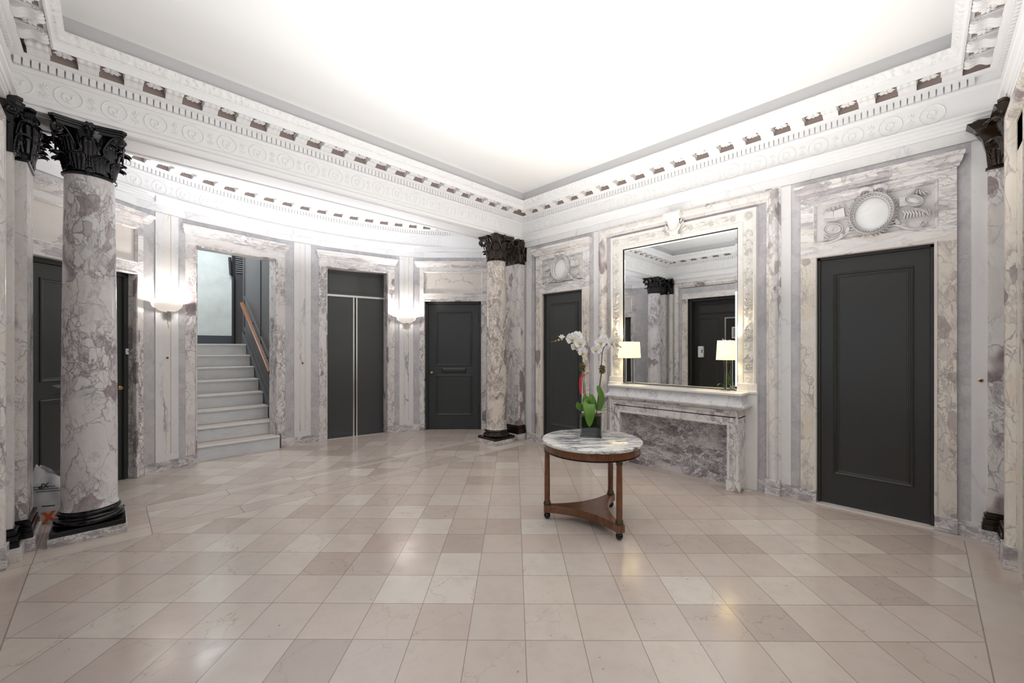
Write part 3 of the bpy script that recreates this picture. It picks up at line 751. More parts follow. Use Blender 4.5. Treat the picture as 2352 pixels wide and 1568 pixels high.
# end returns by the beam
for i in (0, 8):
    M, L = facet(i); r = empty('end_return', M, wa)
    a, b = (0, L-.10) if i == 0 else (.10, L)
    MB().box(a, b, -.06, .0, .125, 3.14).build('grey_strip', M_grey, r); MB().box(a, b, -.06, .012, 0, .125).build('base', M_base, r)
    MB().box(0, L, -.2, -.055, 0, 3.14).build('wall_backing', M_plast, r)
for i in (2, 4, 6):
    M, L = facet(i); r = empty('pier', M, wa); pier(r, L)
def apse_door(nm, fi, mirror):
    M, L = facet(fi)
    r0 = empty('opening', M, wa); a, b = .015, L-.015
    door_opening(r0, a, b, 2.42, dep=.24, mt=M_brec, mth=M_brec_h)
    MB().box(a-.02, b+.02, -.06, -.008, 2.55, 2.97).build('blush_panel', M_pink, r0)
    MB().box(a-.14, b+.14, -.20, -.06, 2.56, 3.14).build('wall_backing', M_plast, r0)
    r = S(empty(nm, M @ T(0, -.10, 0)))
    MB().box(a+.055, b-.055, -.05, -.005, .012, 2.37).build('door_leaf', M_door, r)
    m = MB(); m.box(a, a+.05, -.10, .02, 0, 2.42); m.box(b-.05, b, -.10, .02, 0, 2.42); m.box(a, b, -.10, .02, 2.375, 2.42); m.build('door_frame', M_door, r)
    MB().box(a, b, -.20, -.10, 0, 2.42).build('dark_backing', M_dark, r)
    # seen from the room local x runs right to left
    p0, p1 = a+.19, b-.20
    panel_ring(r, p0, p1, 1.21, 2.23, -.005, M_door); panel_ring(r, p0, p1, .27, 1.03, -.005, M_door)
    c = (p0+p1)/2; q = MB(); w = .24
    vs = [(c-w, -.005, 1.07), (c+w, -.005, 1.07), (c+w, -.005, 1.17), (c-w, -.005, 1.17), (c-w+.04, .018, 1.10), (c+w-.04, .018, 1.10), (c+w-.04, .018, 1.14), (c-w+.04, .018, 1.14)]
    q.add(vs, [(4, 5, 6, 7), (0, 1, 5, 4), (1, 2, 6, 5), (2, 3, 7, 6), (3, 0, 4, 7)]); q.build('centre_panel', M_door, r)
    kx = b-.12 if not mirror else a+.12; hx = a+.06 if not mirror else b-.06
    kn = MB().lathe([(0, 0), (.022, 0), (.022, .004), (.009, .008), (.009, .03), (.024, .038), (.028, .052), (.02, .064), (0, .067)], 16).xf(T(kx, -.005, 1.08) @ Matrix.Rotation(-PI/2, 4, 'X'))
    kn.build('door_knob', M_brass, r, smooth=True)
    for z in (.30, 2.02):
        MB().tube([(hx, .004, z), (hx, .004, z+.18)], .012, 8).build('hinge', M_door, r)
    return r
apse_door('door_4', 1, False); apse_door('door_5', 7, True)
# elevator (facet 3)
M, L = facet(3)
r0 = empty('opening', M, wa); door_opening(r0, .02, L-.02, 2.90, dep=.26, mt=M_brec, mth=M_brec_h, panel=False)
MB().box(-.13, L+.13, -.26, -.06, 2.95, 3.14).build('wall_backing', M_plast, r0)
r = S(empty('door_6', M @ T(0, -.21, 0)))
a, b = .02, L-.02; c = (a+b)/2
MB().box(a, b, -.08, -.04, 0, 2.9).build('dark_backing', M_dark, r)
MB().box(a, b, -.06, .0, 2.475, 2.90).build('transom_panel', M_elev, r)
panel_ring(r, a+.05, b-.05, 2.53, 2.84, .0, M_elev, 'transom_moulding', [(0, -.001), (0, .006), (.010, .006), (.012, -.001)])
MB().box(a, b, -.05, .012, 2.44, 2.475).build('steel_transom_bar', M_steel, r)
for sg in (-1, 1):
    lf = MB(); x0, x1 = (a+.012, c-.012) if sg < 0 else (c+.012, b-.012)
    lf.box(x0, x1, -.04, -.006, .012, 2.44); o = lf.build('elevator_leaf', M_elev, r)
    e0 = c+sg*.012; MB().box(min(e0, e0+sg*.026), max(e0, e0+sg*.026), -.038, .002, .012, 2.44).build('steel_edge', M_steel, o)
MB().box(a, b, -.05, .17, -.005, .010).build('steel_sill', M_steel, r)

# stairs (facet 5)
M, L = facet(5)
r0 = empty('opening', M, wa); door_opening(r0, .02, L-.02, 2.90, dep=.22, mt=M_brec, mth=M_brec_h, panel=False)
MB().box(-.13, L+.13, -.20, -.06, 2.95, 3.14).build('wall_backing', M_plast, r0)
st = thing('staircase', 'straight flight of eight white marble steps rising through the left opening', 'stairs', T(.62, 6.955, 0))
rise, run = .202, .30
for i in range(8):
    z1 = (i+1)*rise; y = i*run; x1 = 1.22 if i else 1.235
    s_ = MB().box(.135, x1, y, y+run+.04 if i < 7 else y+run, max(0, z1-rise-.001), z1-.030); o = s_.build('step', M_step, st)
    MB().box(.135, x1, y-.028, y+run, z1-.030, z1).build('tread', M_step, o, bevel=.006)
    MB().box(.136, x1-.001, y-.018, y+run-.001, z1, z1+.002).build('worn_tread_surface', M_tread, o)
MB().box(.135, 1.6, 8*run, 3.5, 1.5, 8*rise).build('landing', M_tread, st)
wst = wall_empty('wall_stairwell', Matrix.Identity(4))
MB().box(.2, 1.90, 10.35, 10.45, 1.5, 4.4).build('plaster_wall', M_stwall, wst)
MB().box(.2, 1.88, 10.33, 10.36, 1.5, 1.80).build('skirting', M_skirt, wst)
MB().box(.60, .74, 7.18, 10.4, 0, 4.4).build('side_wall', M_stwall, wst)
MB().box(.6, 3.0, 7.0, 10.5, 4.4, 4.5).build('stairwell_ceiling', M_ceil, wst)
m = MB(); m.box(1.88, 1.98, 7.16, 9.42, 0, 4.4); m.box(1.89, 3.0, 10.33, 10.43, 1.4, 4.4); m.box(2.6, 2.7, 9.4, 10.4, 1.4, 4.4); m.box(1.98, 2.6, 9.36, 9.42, 1.4, 4.4); m.build('dark_panelling', M_stdark, wst)
m = MB(); m.box(1.84, 1.885, 10.30, 10.36, 1.5, 4.4); m.tube([(1.86, 10.28, 1.6), (1.86, 10.28, 3.05), (1.81, 10.26, 3.1), (1.79, 10.26, 3.45)], .028, 8); m.build('corner_pipe', mat('black_pipe', (.02, .02, .022), .5), wst)
m = MB()
for k in range(14): m.box(1.91, 2.3, 10.30, 10.34, 3.15+k*.045, 3.165+k*.045)
m.build('louvre', mat('louvre_paint', (.30, .30, .31), .5), wst)
MB().box(.74, 1.88, 7.1, 10.4, 4.3, 4.35).build('soffit', M_ceil, wst)
# stringer and panel mouldings on the dark side wall
m = MB(); sl_ = rise/run
m.prism([(6.98, 0), (9.42, 0), (9.42, .2+sl_*2.44), (6.98, .2)], 1.845, 1.882, mp=lambda a, b, d: (d, a, b))
for off in (.34, .95):
    m.prism([(7.1, off+.05), (9.42, off+.05+sl_*2.32), (9.42, off+.09+sl_*2.32), (7.1, off+.09)], 1.865, 1.882, mp=lambda a, b, d: (d, a, b))
m.box(1.868, 1.882, 8.15, 8.19, 1.6, 4.3); m.box(1.86, 1.882, 9.36, 9.42, 1.6, 4.3)
m.build('stringer', M_stdark, wst)
hr = thing('handrail', 'brown wooden handrail sloping up the right side of the stairs', 'handrail', T(1.79, 7.22, 0))
m = MB(); A_ = Vector((0, 0, 1.16)); B_ = Vector((0, 1.93, 2.40))
m.prism([(0, 1.125), (1.93, 2.365), (1.93, 2.42), (0, 1.18)], -.030, .030, mp=lambda a, b, d: (d, a, b)); m.build('rail', M_rail, hr, bevel=.008)
for t in (.25, .75):
    p = A_.lerp(B_, t); MB().tube([(0, p.y, p.z-.03), (.02, p.y, p.z-.09), (.085, p.y, p.z-.10)], .010, 8).build('bracket', M_bronze, hr)

# ------------------------------------------------------------------ sconces
def sconce(label, M, power):
    t = thing('wall_sconce', label, 'sconce', M, 'frosted half-bowl sconces on the apse piers')
    b = MB(); n = 40
    prof = [(.155*math.cos(q), -.105*math.sin(q)) for q in [PI/2*k/10 for k in range(11)]]
    def fn(u, v):
        r, z = prof[int(round(v*10))]; a = PI*u
        return (r*math.cos(a), .9*r*math.sin(a)-.004, z)
    b.grid(fn, n, 11); b.build('glass_bowl', M_sconce, t, smooth=True, solid=.005)
    b = MB(); b.tube([(.157*math.cos(PI*k/30), .9*.157*math.sin(PI*k/30)-.004, .0) for k in range(31)], .004, 6); b.build('bowl_rim', M_sconce, t, smooth=True)
    b = MB().lathe([(.0, -.128), (.006, -.126), (.008, -.118), (.004, -.112), (.020, -.110), (.034, -.104), (.034, -.098), (0, -.096)], 16, c=(0, .05, 0)); b.build('finial', M_chrome, t, smooth=True)
    MB().box(-.05, .05, 0, .012, -.10, -.02).build('back_plate', M_chrome, t)
    l = lamp('sconce_bulb', 'POINT', (0, 0, 0), power, (1, .95, .88), size=.035); l.parent = t; l.location = (0, .085, -.05)
    return t
M, L = facet(6); sconce('frosted half-bowl sconce left of the stair opening', M @ T(L/2, .008, 2.10), 22)
wall_knob(M @ T(L/2, .006, 1.42), wa)
M, L = facet(2); sconce('frosted half-bowl sconce between the elevator and the two-panel door', M @ T(L/2, .008, 2.10), 22)
M, L = facet(4); wall_knob(M @ T(L/2, .006, 1.30), wa)
wall_knob(T(-.325, .006, 1.28), wr)
M, L = facet(7)
t = thing('wall_intercom', 'small white intercom unit on the frame of the left apse door', 'intercom', M @ T(.04, -.078, 1.50))
MB().box(-.018, .018, 0, .018, -.035, .035).build('body', M_plast_w, t, bevel=.008)
MB().lathe([(0, .004), (.008, .004), (.008, 0)], 12).xf(T(0, .018, 0) @ Matrix.Rotation(-PI/2, 4, 'X')).build('button', M_jamb, t)

# ------------------------------------------------------------------ capitals, columns, pilasters
def acanthus(mb, P, n, t, z0, h, w, out, curl=.05, ribs=5):
    """leaf rooted at P on the bell, normal n, tangent t; leans out and curls over at the tip"""
    P = Vector(P); n = Vector(n); t = Vector(t)
    def fn(u, v):
        x = u*2-1
        if v < .72:
            q = v/.72; zz = z0+h*q; o = out*(q**2.2)
        else:
            q = (v-.72)/.28; a = q*PI*.95
            zz = z0+h+curl*.55*math.sin(a); o = out+curl*(1-math.cos(a))*.75
        ww = w*(.62+.38*math.sin(min(1, v*1.25)*PI*.5))*(1 if v < .7 else 1-.75*((v-.7)/.3)**2)
        ww *= 1+.12*math.cos(v*30)*(abs(x)**2)
        fl = .10*w*math.cos(x*PI*ribs)*(.4+.6*v) + .20*w*(1-x*x)
        if abs(x) > .8: zz -= .015*v*h/.15
        p = P+t*(x*ww)+n*(o+fl)
        return (p.x, p.y, zz)
    mb.grid(fn, 21, 22)
def volute(mb, c, d, z, r, dirx):
    """spiral in the plane spanned by d (horizontal unit) and z, with its stalk"""
    d = Vector((*d, 0)); pts = []; c = Vector((*c, z))
    for k in range(26):
        a = PI*.5 - k*.5; rr = r*(1-k/30)
        pts.append(c+d*(dirx*rr*math.cos(a+PI*0))*1+Vector((0, 0, rr*math.sin(a))))
    first = pts[0]
    stalk = [first-d*(dirx*q)*.09+Vector((0, 0, -.13*q*q)) for q in (1, .75, .5, .25)]
    allp = stalk+pts
    mb.tube(allp, [.006, .009, .010, .011]+[.011*(1-k/40) for k in range(26)], 7)
    mb.ball(c, .008, 8, 5)
def capital(root, name, places, hw, hd, cz, cy=0, mt=M_black, flowers=True, r=.15):
    """places: (pos2d, normal2d, leaf half width); hw, hd: abacus half sizes"""
    z0 = cz; lo = MB(); hi = MB(); H = 3.36-cz
    for k, (p, n, w) in enumerate(places):
        t = (-n[1], n[0], 0)
        acanthus(lo, (*p, 0), (*n, 0), t, z0+.018, H*.28, w, .014, .043, ribs=4)
    m = len(places)
    for k in range(m):
        p, n, w = places[k]; t = Vector((-n[1], n[0]))
        if len(places) == 8: 
            a = math.atan2(n[1], n[0])+PI/8; n2 = (math.cos(a), math.sin(a)); p2 = (n2[0]*math.hypot(*p), n2[1]*math.hypot(*p))
        else: n2 = n; p2 = (p[0]+t.x*w, p[1]+t.y*w)
        acanthus(hi, (*p2, 0), (*n2, 0), (-n2[1], n2[0], 0), z0+.05, H*.50, w*.98, .022, .048, ribs=4)
    lo.build('lower_acanthus_leaves', mt, root, smooth=True, ang=60, solid=.004)
    hi.build('upper_acanthus_leaves', mt, root, smooth=True, ang=60, solid=.004)
    # abacus with concave sides
    ab = MB(); pts = []
    e = .045
    def side(a, b, nrm):
        o = []
        for i in range(9):
            q = i/8; s = math.sin(q*PI)*.030
            o.append((a[0]+(b[0]-a[0])*q-nrm[0]*s, a[1]+(b[1]-a[1])*q-nrm[1]*s))
        return o
    c_ = [(hw, hd), (-hw, hd), (-hw, -hd), (hw, -hd)]
    N_ = [(0, 1), (-1, 0), (0, -1), (1, 0)]
    for i in range(4):
        a, b = c_[i], c_[(i+1) % 4]; L_ = math.dist(a, b); q = min(e*.6, L_*.2)/L_
        A2 = (a[0]+(b[0]-a[0])*q, a[1]+(b[1]-a[1])*q); B2 = (b[0]+(a[0]-b[0])*q, b[1]+(a[1]-b[1])*q)
        pts += side(A2, B2, N_[i])
    n = len(pts)
    lev = [(.90, 3.36-.062), (.92, 3.36-.040), (.96, 3.36-.036), (.965, 3.36-.026), (1.0, 3.36-.020), (1.0, 3.36)]
    vs = [(x*k, y*k, z) for k, z in lev for x, y in pts]; fs = []
    for j in range(len(lev)-1):
        for i in range(n): fs.append((j*n+i, j*n+(i+1) % n, (j+1)*n+(i+1) % n, (j+1)*n+i))
    fs.append(tuple(range(n))); fs.append(tuple((len(lev)-1)*n+i for i in range(n)))
    ab.add(vs, fs); ab.build('abacus', mt, root)
    zz = 3.36-.098
    for sx in (-1, 1):
        for sy in (-1, 1):
            if hw > .1: vo = MB(); volute(vo, (sx*(hw-.052), sy*(hd-.022)), (1, 0), zz, .034, sx); vo.build('volute', mt, root, smooth=True)
            if hd > .1: vo = MB(); volute(vo, (sx*(hw-.022), sy*(hd-.052)), (0, 1), zz, .034, sy); vo.build('volute', mt, root, smooth=True)
    if flowers:
        fw = MB()
        for (x, y) in ((0, hd-.02), (0, -hd+.02), (hw-.02, 0), (-hw+.02, 0)):
            fw.ball((x, y, 3.335), (.026, .026, .026), 10, 6)
            for k in range(6):
                a = k*PI/3; 
                if abs(y) > .01 and hw > .1: fw.ball((x+.024*math.cos(a), y, 3.335+.024*math.sin(a)), (.014, .012, .014), 7, 5)
                elif abs(x) > .01 and hd > .1: fw.ball((x, y+.024*math.cos(a), 3.335+.024*math.sin(a)), (.012, .014, .014), 7, 5)
            fw.tube([(x*.93, y*.93, 3.31), (x*.86, y*.86, 3.24)], [.018, .008], 6)
        fw.build('abacus_flower', mt, root, smooth=True)
def column(label, x, y, shaft_m, mt):
    t = thing('column', label, 'column', T(x, y))
    MB().box(-.225, .225, -.225, .225, 0, .068).build('marble_plinth', M_base, t, bevel=.003)
    MB().box(-.215, .215, -.215, .215, .068, .108).build('black_plinth', mt, t, bevel=.003)
    pr = [(0, .108), (.195, .108)]+[(.190+.022*math.sin(q*PI/8), .132-.024*math.cos(q*PI/8)) for q in range(9)]+[(.186, .158), (.180, .164), (.176, .172), (.178, .180)]+[(.176+.016*math.sin(q*PI/8), .196-.016*math.cos(q*PI/8)) for q in range(9)]+[(.176, .214), (.172, .222), (0, .222)]
    MB().lathe(pr, 48).build('attic_base', mt, t, smooth=True)
    sh = [(0, .222), (.178, .222), (.176, .235), (.170, .248)]
    for k in range(25):
        q = k/24; z = .26+(2.955-.26)*q; sh.append((.169-.019*q**1.8, z))
    sh += [(.152, 2.96), (0, 2.96)]
    MB().lathe(sh, 64).build('shaft', shaft_m, t, smooth=True)
    MB().lathe([(.14, 2.95), (.155, 2.950), (.166, 2.957), (.168, 2.966), (.160, 2.975), (.14, 2.98)], 48).build('necking_ring', mt, t, smooth=True)
    cap = empty('capital', None, t)
    # bell
    MB().lathe([(.146, 2.97), (.148, 3.08), (.152, 3.18), (.165, 3.27), (.190, 3.315)], 40).build('bell', mt, cap, smooth=True)
    pl = [((.148*math.cos(a), .148*math.sin(a)), (math.cos(a), math.sin(a)), .058) for a in [PI/8+k*PI/4 for k in range(8)]]
    capital(cap, 'capital', pl, .222, .222, 2.965, mt=mt)
    return t
c1 = column('near left free-standing column of grey-violet breccia with black capital', -.12, 4.94, M_col, M_black)
c2 = column('far right free-standing column of cream and grey breccia by the two-panel door', 4.52, 4.94, M_col_w, M_blackw)

def pilaster(label, M, mshaft, mt, wid, proj, flare=1, sides=True):
    """local x along the wall, y out of the wall; centred"""
    t = thing('pilaster', label, 'pilaster', M)
    h = wid/2
    MB().box(-h-.035, h+.035, -.03, proj+.045, 0, .10).build('marble_plinth', M_base, t, bevel=.003)
    b = MB()
    for (e, z0, z1) in ((.034, .10, .145), (.028, .145, .185), (.014, .185, .200), (.022, .200, .228), (.008, .228, .238)): b.box(-h-e, h+e, -.03, proj+e, z0, z1)
    b.build('black_base', mt, t, bevel=.007)
    MB().box(-h, h, -.03, proj, .238, 2.96).build('shaft', mshaft, t)
    MB().box(-h-.012, h+.012, -.03, proj+.012, 2.955, 2.975).build('necking', mt, t, bevel=.006)
    cap = empty('capital', T(0, (proj-.03)/2), t)
    hd = (proj+.03)/2
    bl_ = MB(); lv = [(e*flare, z) for e, z in ((0, 2.97), (.004, 3.10), (.012, 3.2), (.030, 3.28), (.045, 3.32))]
    vs = [v for e, z in lv for v in ((-h-e, -hd, z), (h+e, -hd, z), (h+e, hd+e, z), (-h-e, hd+e, z))]
    bl_.add(vs, [(4*j+k, 4*j+(k+1) % 4, 4*j+4+(k+1) % 4, 4*j+4+k) for j in range(4) for k in range(4)]); bl_.build('bell', mt, cap)
    pl = []
    nf = max(1, round(wid/.11)); w = wid/nf/2
    for k in range(nf): pl.append(((-h+w*(2*k+1), hd), (0, 1), w))
    ns = max(1, round((proj+.03)/.11)); w2 = (proj+.03)/ns/2
    for k in range(ns if sides else 0):
        pl.append(((h, -hd+w2*(2*k+1)), (1, 0), w2)); pl.append(((-h, -hd+w2*(2*k+1)), (-1, 0), w2))
    capital(cap, 'capital', pl, h+.03+.02*flare, hd+.05, 2.965, mt=mt, flowers=wid > .3)
    return t
# against the left wall behind the column, and its stepped backing
pilaster('stepped breccia pilaster at the far left, against the wall behind the near column', frame((XL, 4.97), (0, -1), (1, 0)), M_brec, M_black, .34, .13)
pilaster('narrow backing pilaster of pale breccia at the left edge beside the entrance surround', frame((XL, 4.665), (0, -1), (1, 0)), M_brec_l, M_black, .08, .08, .4, False)
pilaster('breccia pilaster on the right wall behind the far column', frame((XR, 4.95), (0, 1), (-1, 0)), M_brec, M_blackw, .34, .13)
pilaster('narrow corner pilaster with bronze-black capital at the right end of the right wall', frame((XR, -.42), (0, 1), (-1, 0)), M_brec, M_blackw, .12, .035, 2.6, False)
pilaster('thin breccia pilaster on the near wall at the right edge of the photo', frame((4.74, YN), (1, 0), (0, 1)), M_brec, M_blackw, .16, .03, 1.5, False)

# ------------------------------------------------------------------ mirror and mantel
mr = thing('wall_mirror', 'large wall mirror in a carved white marble frame above the mantel', 'mirror', FR @ T(2.17, 0, 0))
mm = MB(); y0, y1, z0, z1 = -.715, .715, 1.08, 2.885
mm.add([(y0+.03, .012, z0+.0), (y1-.03, .012, z0+.0), (y1-.03, .012, z1-.03), (y0+.03, .012, z1-.03)], [(0, 1, 2, 3)]); mm.build('mirror_glass', M_mirror, mr)
mb_ = MB(); mb_.sweep([(y1-.03, z0), (y1-.03, z1-.03), (y0+.03, z1-.03), (y0+.03, z0)], [(0, .012), (-.028, .006)], False, mp=lambda x, z, h: (x, h, z)); mb_.build('bevelled_edge', M_mirror, mr)
m = MB(); m.sweep([(y1, z0-.01), (y1, z1), (y0, z1), (y0, z0-.01)], [(.0, .020), (.006, .016), (.006, .0)], False, mp=lambda x, z, h: (x, h, z)); m.build('dark_rebate', M_dark, mr)
# frame: flat inner margin, carved band, outer moulding
FP = [(.0, -.02), (.0, .020), (-.004, .024), (-.050, .024), (-.054, .016), (-.150, .016), (-.154, .034), (-.166, .040), (-.184, .034), (-.190, -.02)]
m = MB(); m.sweep([(y1, .90), (y1, z1), (y0, z1), (y0, .90)], FP, False, mp=lambda x, z, h: (x, h, z)); m.build('frame', M_mantel, mr)
for sg in (-1, 1):
    m = MB()
    xa, xb = (y1-.002, y1+.195) if sg > 0 else (y0-.195, y0+.002)
    m.box(xa, xb, -.02, .048, 1.065, 1.155); m.box(xa-.004, xb+.004, -.02, .060, 1.045, 1.075)
    m.box(xa, xb-.0, -.02, .040, .0, 1.05)
    m.build('frame_base', M_mantel, mr, bevel=.005)
cv = MB(); rnd = random.Random(11)
def flower(mb, x, z, r, n=8, d=.016):
    mb.ball((x, d+.004, z), (r*.35, .010, r*.35), 8, 5)
    for k in range(n):
        a = 2*PI*k/n; leaf_bump(mb, (x+r*.62*math.cos(a), d, z+r*.62*math.sin(a)), a, r*.42, r*.26, .012)
for sg in (-1, 1):
    cv = MB(); xc = sg*(.715+.102)
    z = 2.81
    while z > 1.26:
        k = int((2.81-z)/.11)
        if abs(z-2.07) < .055 or abs(z-1.30) < .05: flower(cv, xc, z, .040, 10); cv.box(xc-.046, xc+.046, .014, .024, z-.060, z-.053); cv.box(xc-.046, xc+.046, .014, .024, z+.053, z+.060)
        elif k % 3 == 0:
            for q in (-1, 1):
                leaf_bump(cv, (xc+q*.022, .016, z), PI/2+q*.6, .042, .017, .014); leaf_bump(cv, (xc+q*.030, .016, z-.035), PI/2-q*.9, .026, .012, .012)
            cv.ball((xc, .022, z), .011, 8, 5)
        elif k % 3 == 1:
            flower(cv, xc-.016, z+.012, .026, 6); flower(cv, xc+.020, z-.022, .024, 6)
            leaf_bump(cv, (xc+.024, .016, z+.028), 1.0, .030, .012, .012); leaf_bump(cv, (xc-.024, .016, z-.030), 2.4, .030, .012, .012)
        else:
            for i in range(7): cv.ball((xc+rnd.uniform(-.030, .030), .018, z+rnd.uniform(-.035, .035)), .012, 7, 5)
            leaf_bump(cv, (xc-.012, .016, z), 1.9, .044, .014, .012)
        z -= .105
    flower(cv, xc, 2.885+.102, .042, 14)
    for i in range(14): cv.ball((xc+.043*math.cos(i*PI/7), .018, 2.987+.043*math.sin(i*PI/7)), .005, 5, 4)
    cv.ball((xc, .014, 1.20), (.034, .016, .034), 14, 6); cv.tube([(xc+.028*math.cos(t*.4)*(1-t/30), .026, 1.20+.028*math.sin(t*.4)*(1-t/30)) for t in range(22)], .004, 5)
    cv.build('carved_garland', M_mantel, mr, smooth=True)
cv = MB(); x = -.66
zc = 2.885+.102
i = 0
while x < .67:
    if abs(x) > .17:
        k = i % 3
        if k == 0: flower(cv, x, zc, .036, 8)
        elif k == 1:
            leaf_bump(cv, (x, .016, zc+.020), .4, .042, .017, .014); leaf_bump(cv, (x, .016, zc-.020), -.4, .042, .017, .014)
        else:
            for q in range(8): cv.ball((x+rnd.uniform(-.035, .035), .019, zc+rnd.uniform(-.030, .030)), .012, 7, 5)
    x += .078; i += 1
cv.build('carved_garland', M_mantel, mr, smooth=True)
# keystone cartouche at the top centre
ks = MB()
ks.lathe([(.0, -.10), (.050, -.10), (.056, -.085), (.050, -.06), (.046, 0), (.050, .06), (.056, .085), (.050, .10), (0, .10)], 20).xf(T(0, .075, 3.175) @ Matrix.Rotation(PI/2, 4, 'Y'))
k0 = len(ks.v)
for sx in (-1, 1):
    ks.tube([(sx*.104, .075+(.044-.0017*t)*math.cos(t*.45), 3.175+(.044-.0017*t)*math.sin(t*.45)) for t in range(22)], .007, 6)
def body(u, v):
    xx = (u*2-1); z = 3.17-.24*v; w = .085*(1-.35*v)
    return (xx*w, .112-.055*v+.012*math.cos(v*7)-.02*xx*xx+.004*math.cos(xx*9), z)
ks.grid(body, 13, 14)
ks.tube([(.082*math.cos(t*PI/14), .070, 3.045+.070*math.sin(t*PI/14)) for t in range(14, 29)], .016, 8)
for t in range(12):
    a = PI+PI*t/11; leaf_bump(ks, (.084*math.cos(a), .078, 3.045+.074*math.sin(a)), a+PI/2, .020, .011, .014)
for sg in (-1, 1):
    for i in range(4): leaf_bump(ks, (sg*(.085+.016*i), .03, 3.10-.035*i), sg*(1.2-.2*i), .034, .014, .016)
ks.box(-.09, .09, .0, .06, 2.90, 2.935)
ks.build('keystone_cartouche', M_mantel, mr, smooth=True)

mt_ = thing('fireplace_mantel', 'breccia marble chimneypiece with a blocked hearth under the mirror', 'mantelpiece', FR @ T(2.15, 0, 0))
h = .775; D = .245
m = MB()
m.box(-h, -h+.125, -.0, D, .115, .80); m.box(h-.125, h, 0, D, .115, .80); m.box(-h+.125, h-.125, 0, D, .70, .80); m.box(-h, h, 0, D, .79, .885)
m.build('surround', M_brec, mt_)
m = MB(); m.box(-h-.008, -h+.131, 0, D+.012, 0, .115); m.box(h-.131, h+.008, 0, D+.012, 0, .115); m.build('surround_plinth', M_brec, mt_, bevel=.004)
m = MB(); q = [(h-.125, .0), (h-.125, .70), (-h+.125, .70), (-h+.125, .0)]
m.sweep(q, [(-.030, D), (-.030, D+.010), (-.012, D+.012), (-.004, D+.004), (-.002, D-.03)], False, mp=lambda x, z, h_: (x, h_, z))
q = [(h-.01, .12), (h-.01, .865), (-h+.01, .865), (-h+.01, .12)]
m.sweep(q, [(0, D-.01), (0, D+.012), (.016, D+.014), (.028, D+.004), (.03, D-.002)], False, mp=lambda x, z, h_: (x, h_, z))
m.build('surround_moulding', M_brec_l, mt_)
MB().box(-h+.12, h-.12, -.01, .006, 0, .71).build('hearth_slab', M_slab, mt_)
# bed moulding, big carved cyma, shelf
def ring3(prof, name, mtl, smooth=True, rib=None):
    mb = MB(); nn = len(prof); NS = 64
    pts = []
    # path: left side, front, right side
    for (e, z) in prof: pass
    cols = []
    def colpts(kind, s):
        o = []
        for j, (e, z) in enumerate(prof):
            rr = 0
            if rib: rr = rib(s, j/(nn-1))
            if kind == 'f': o.append((s*(h+e), D+e+rr, z))
            elif kind == 'l': o.append((-(h+e), (D+e)*s, z))
            else: o.append((h+e, (D+e)*s, z))
        return o
    seq = [colpts('l', 0)]+[colpts('f', -1+2*k/NS) for k in range(NS+1)]+[colpts('r', 0)]
    vs = [v for c in seq for v in c]; fs = []
    for i in range(len(seq)-1):
        for k in range(nn-1): fs.append((i*nn+k, i*nn+k+1, (i+1)*nn+k+1, (i+1)*nn+k))
    mb.add(vs, fs); return mb.build(name, mtl, mt_, smooth=smooth, ang=30)
ring3([(.0, .87), (.012, .872), (.012, .884), (.022, .888), (.03, .900), (.0, .902)], 'bed_moulding', M_brec_l)
ring3([(.03, .898), (.062, .900), (.070, .910), (.070, .922), (.060, .930), (.040, .942), (.024, .962), (.014, .985), (.012, 1.010), (.020, 1.030), (.0, 1.032)], 'leaf_carved_cyma', M_lipm,
      rib=lambda s, v: .007*(abs(math.sin(s*PI*5.5))**.5-.6)*math.sin(v*PI) if .2 < v < .95 else 0)
m = MB(); m.box(-h-.035, h+.035, .0, D+.038, 1.032, 1.062); m.build('mantel_shelf', M_mantel, mt_, bevel=.008)

# ------------------------------------------------------------------ table lamps
def table_lamp(label, M, pw):
    t = thing('table_lamp', label, 'lamp', M, 'chrome-stemmed lamps on the mantel shelf')
    MB().box(-.045, .045, -.045, .045, 0, .008).build('base', M_chrome, t, bevel=.002)
    MB().box(-.011, .011, -.011, .011, .008, .38).build('stem', M_chrome, t, bevel=.001)
    MB().ball((0, 0, .43), (.028, .028, .035), 12, 8).build('bulb', mat('bulb_glass', (1, .9, .7), .4, emit=(1, .80, .45), es=12), t, smooth=True)
    n = 40
    def fn(u, v):
        a = 2*PI*u; r = .088-.012*v
        k = (abs(math.cos(a))**4+abs(math.sin(a))**4)**-.25
        return (r*k*math.cos(a), r*k*.85*math.sin(a), .350+.212*v)
    MB().grid(fn, n, 6, cu=True).build('lamp_shade', M_shade, t, smooth=True, solid=.002)
    for z, r in ((.35, .0885), (.562, .0765)):
        pts = []
        for k in range(41):
            a = 2*PI*k/40; q = (abs(math.cos(a))**4+abs(math.sin(a))**4)**-.25; pts.append((r*q*math.cos(a), r*q*.85*math.sin(a), z))
        MB().tube(pts, .002, 5, caps=False).build('shade_rim', M_shade, t)
    l = lamp('lamp_bulb_light', 'POINT', (0, 0, 0), pw, (1, .80, .50), size=.03); l.parent = t; l.location = (0, 0, .47)
    return t
table_lamp('chrome table lamp with cream shade at the right end of the mantel', T(4.885, 1.553, 1.062, PI/2), 11)
table_lamp('chrome table lamp with cream shade at the left end of the mantel, behind the orchid', T(4.885, 2.79, 1.062, PI/2), 11)

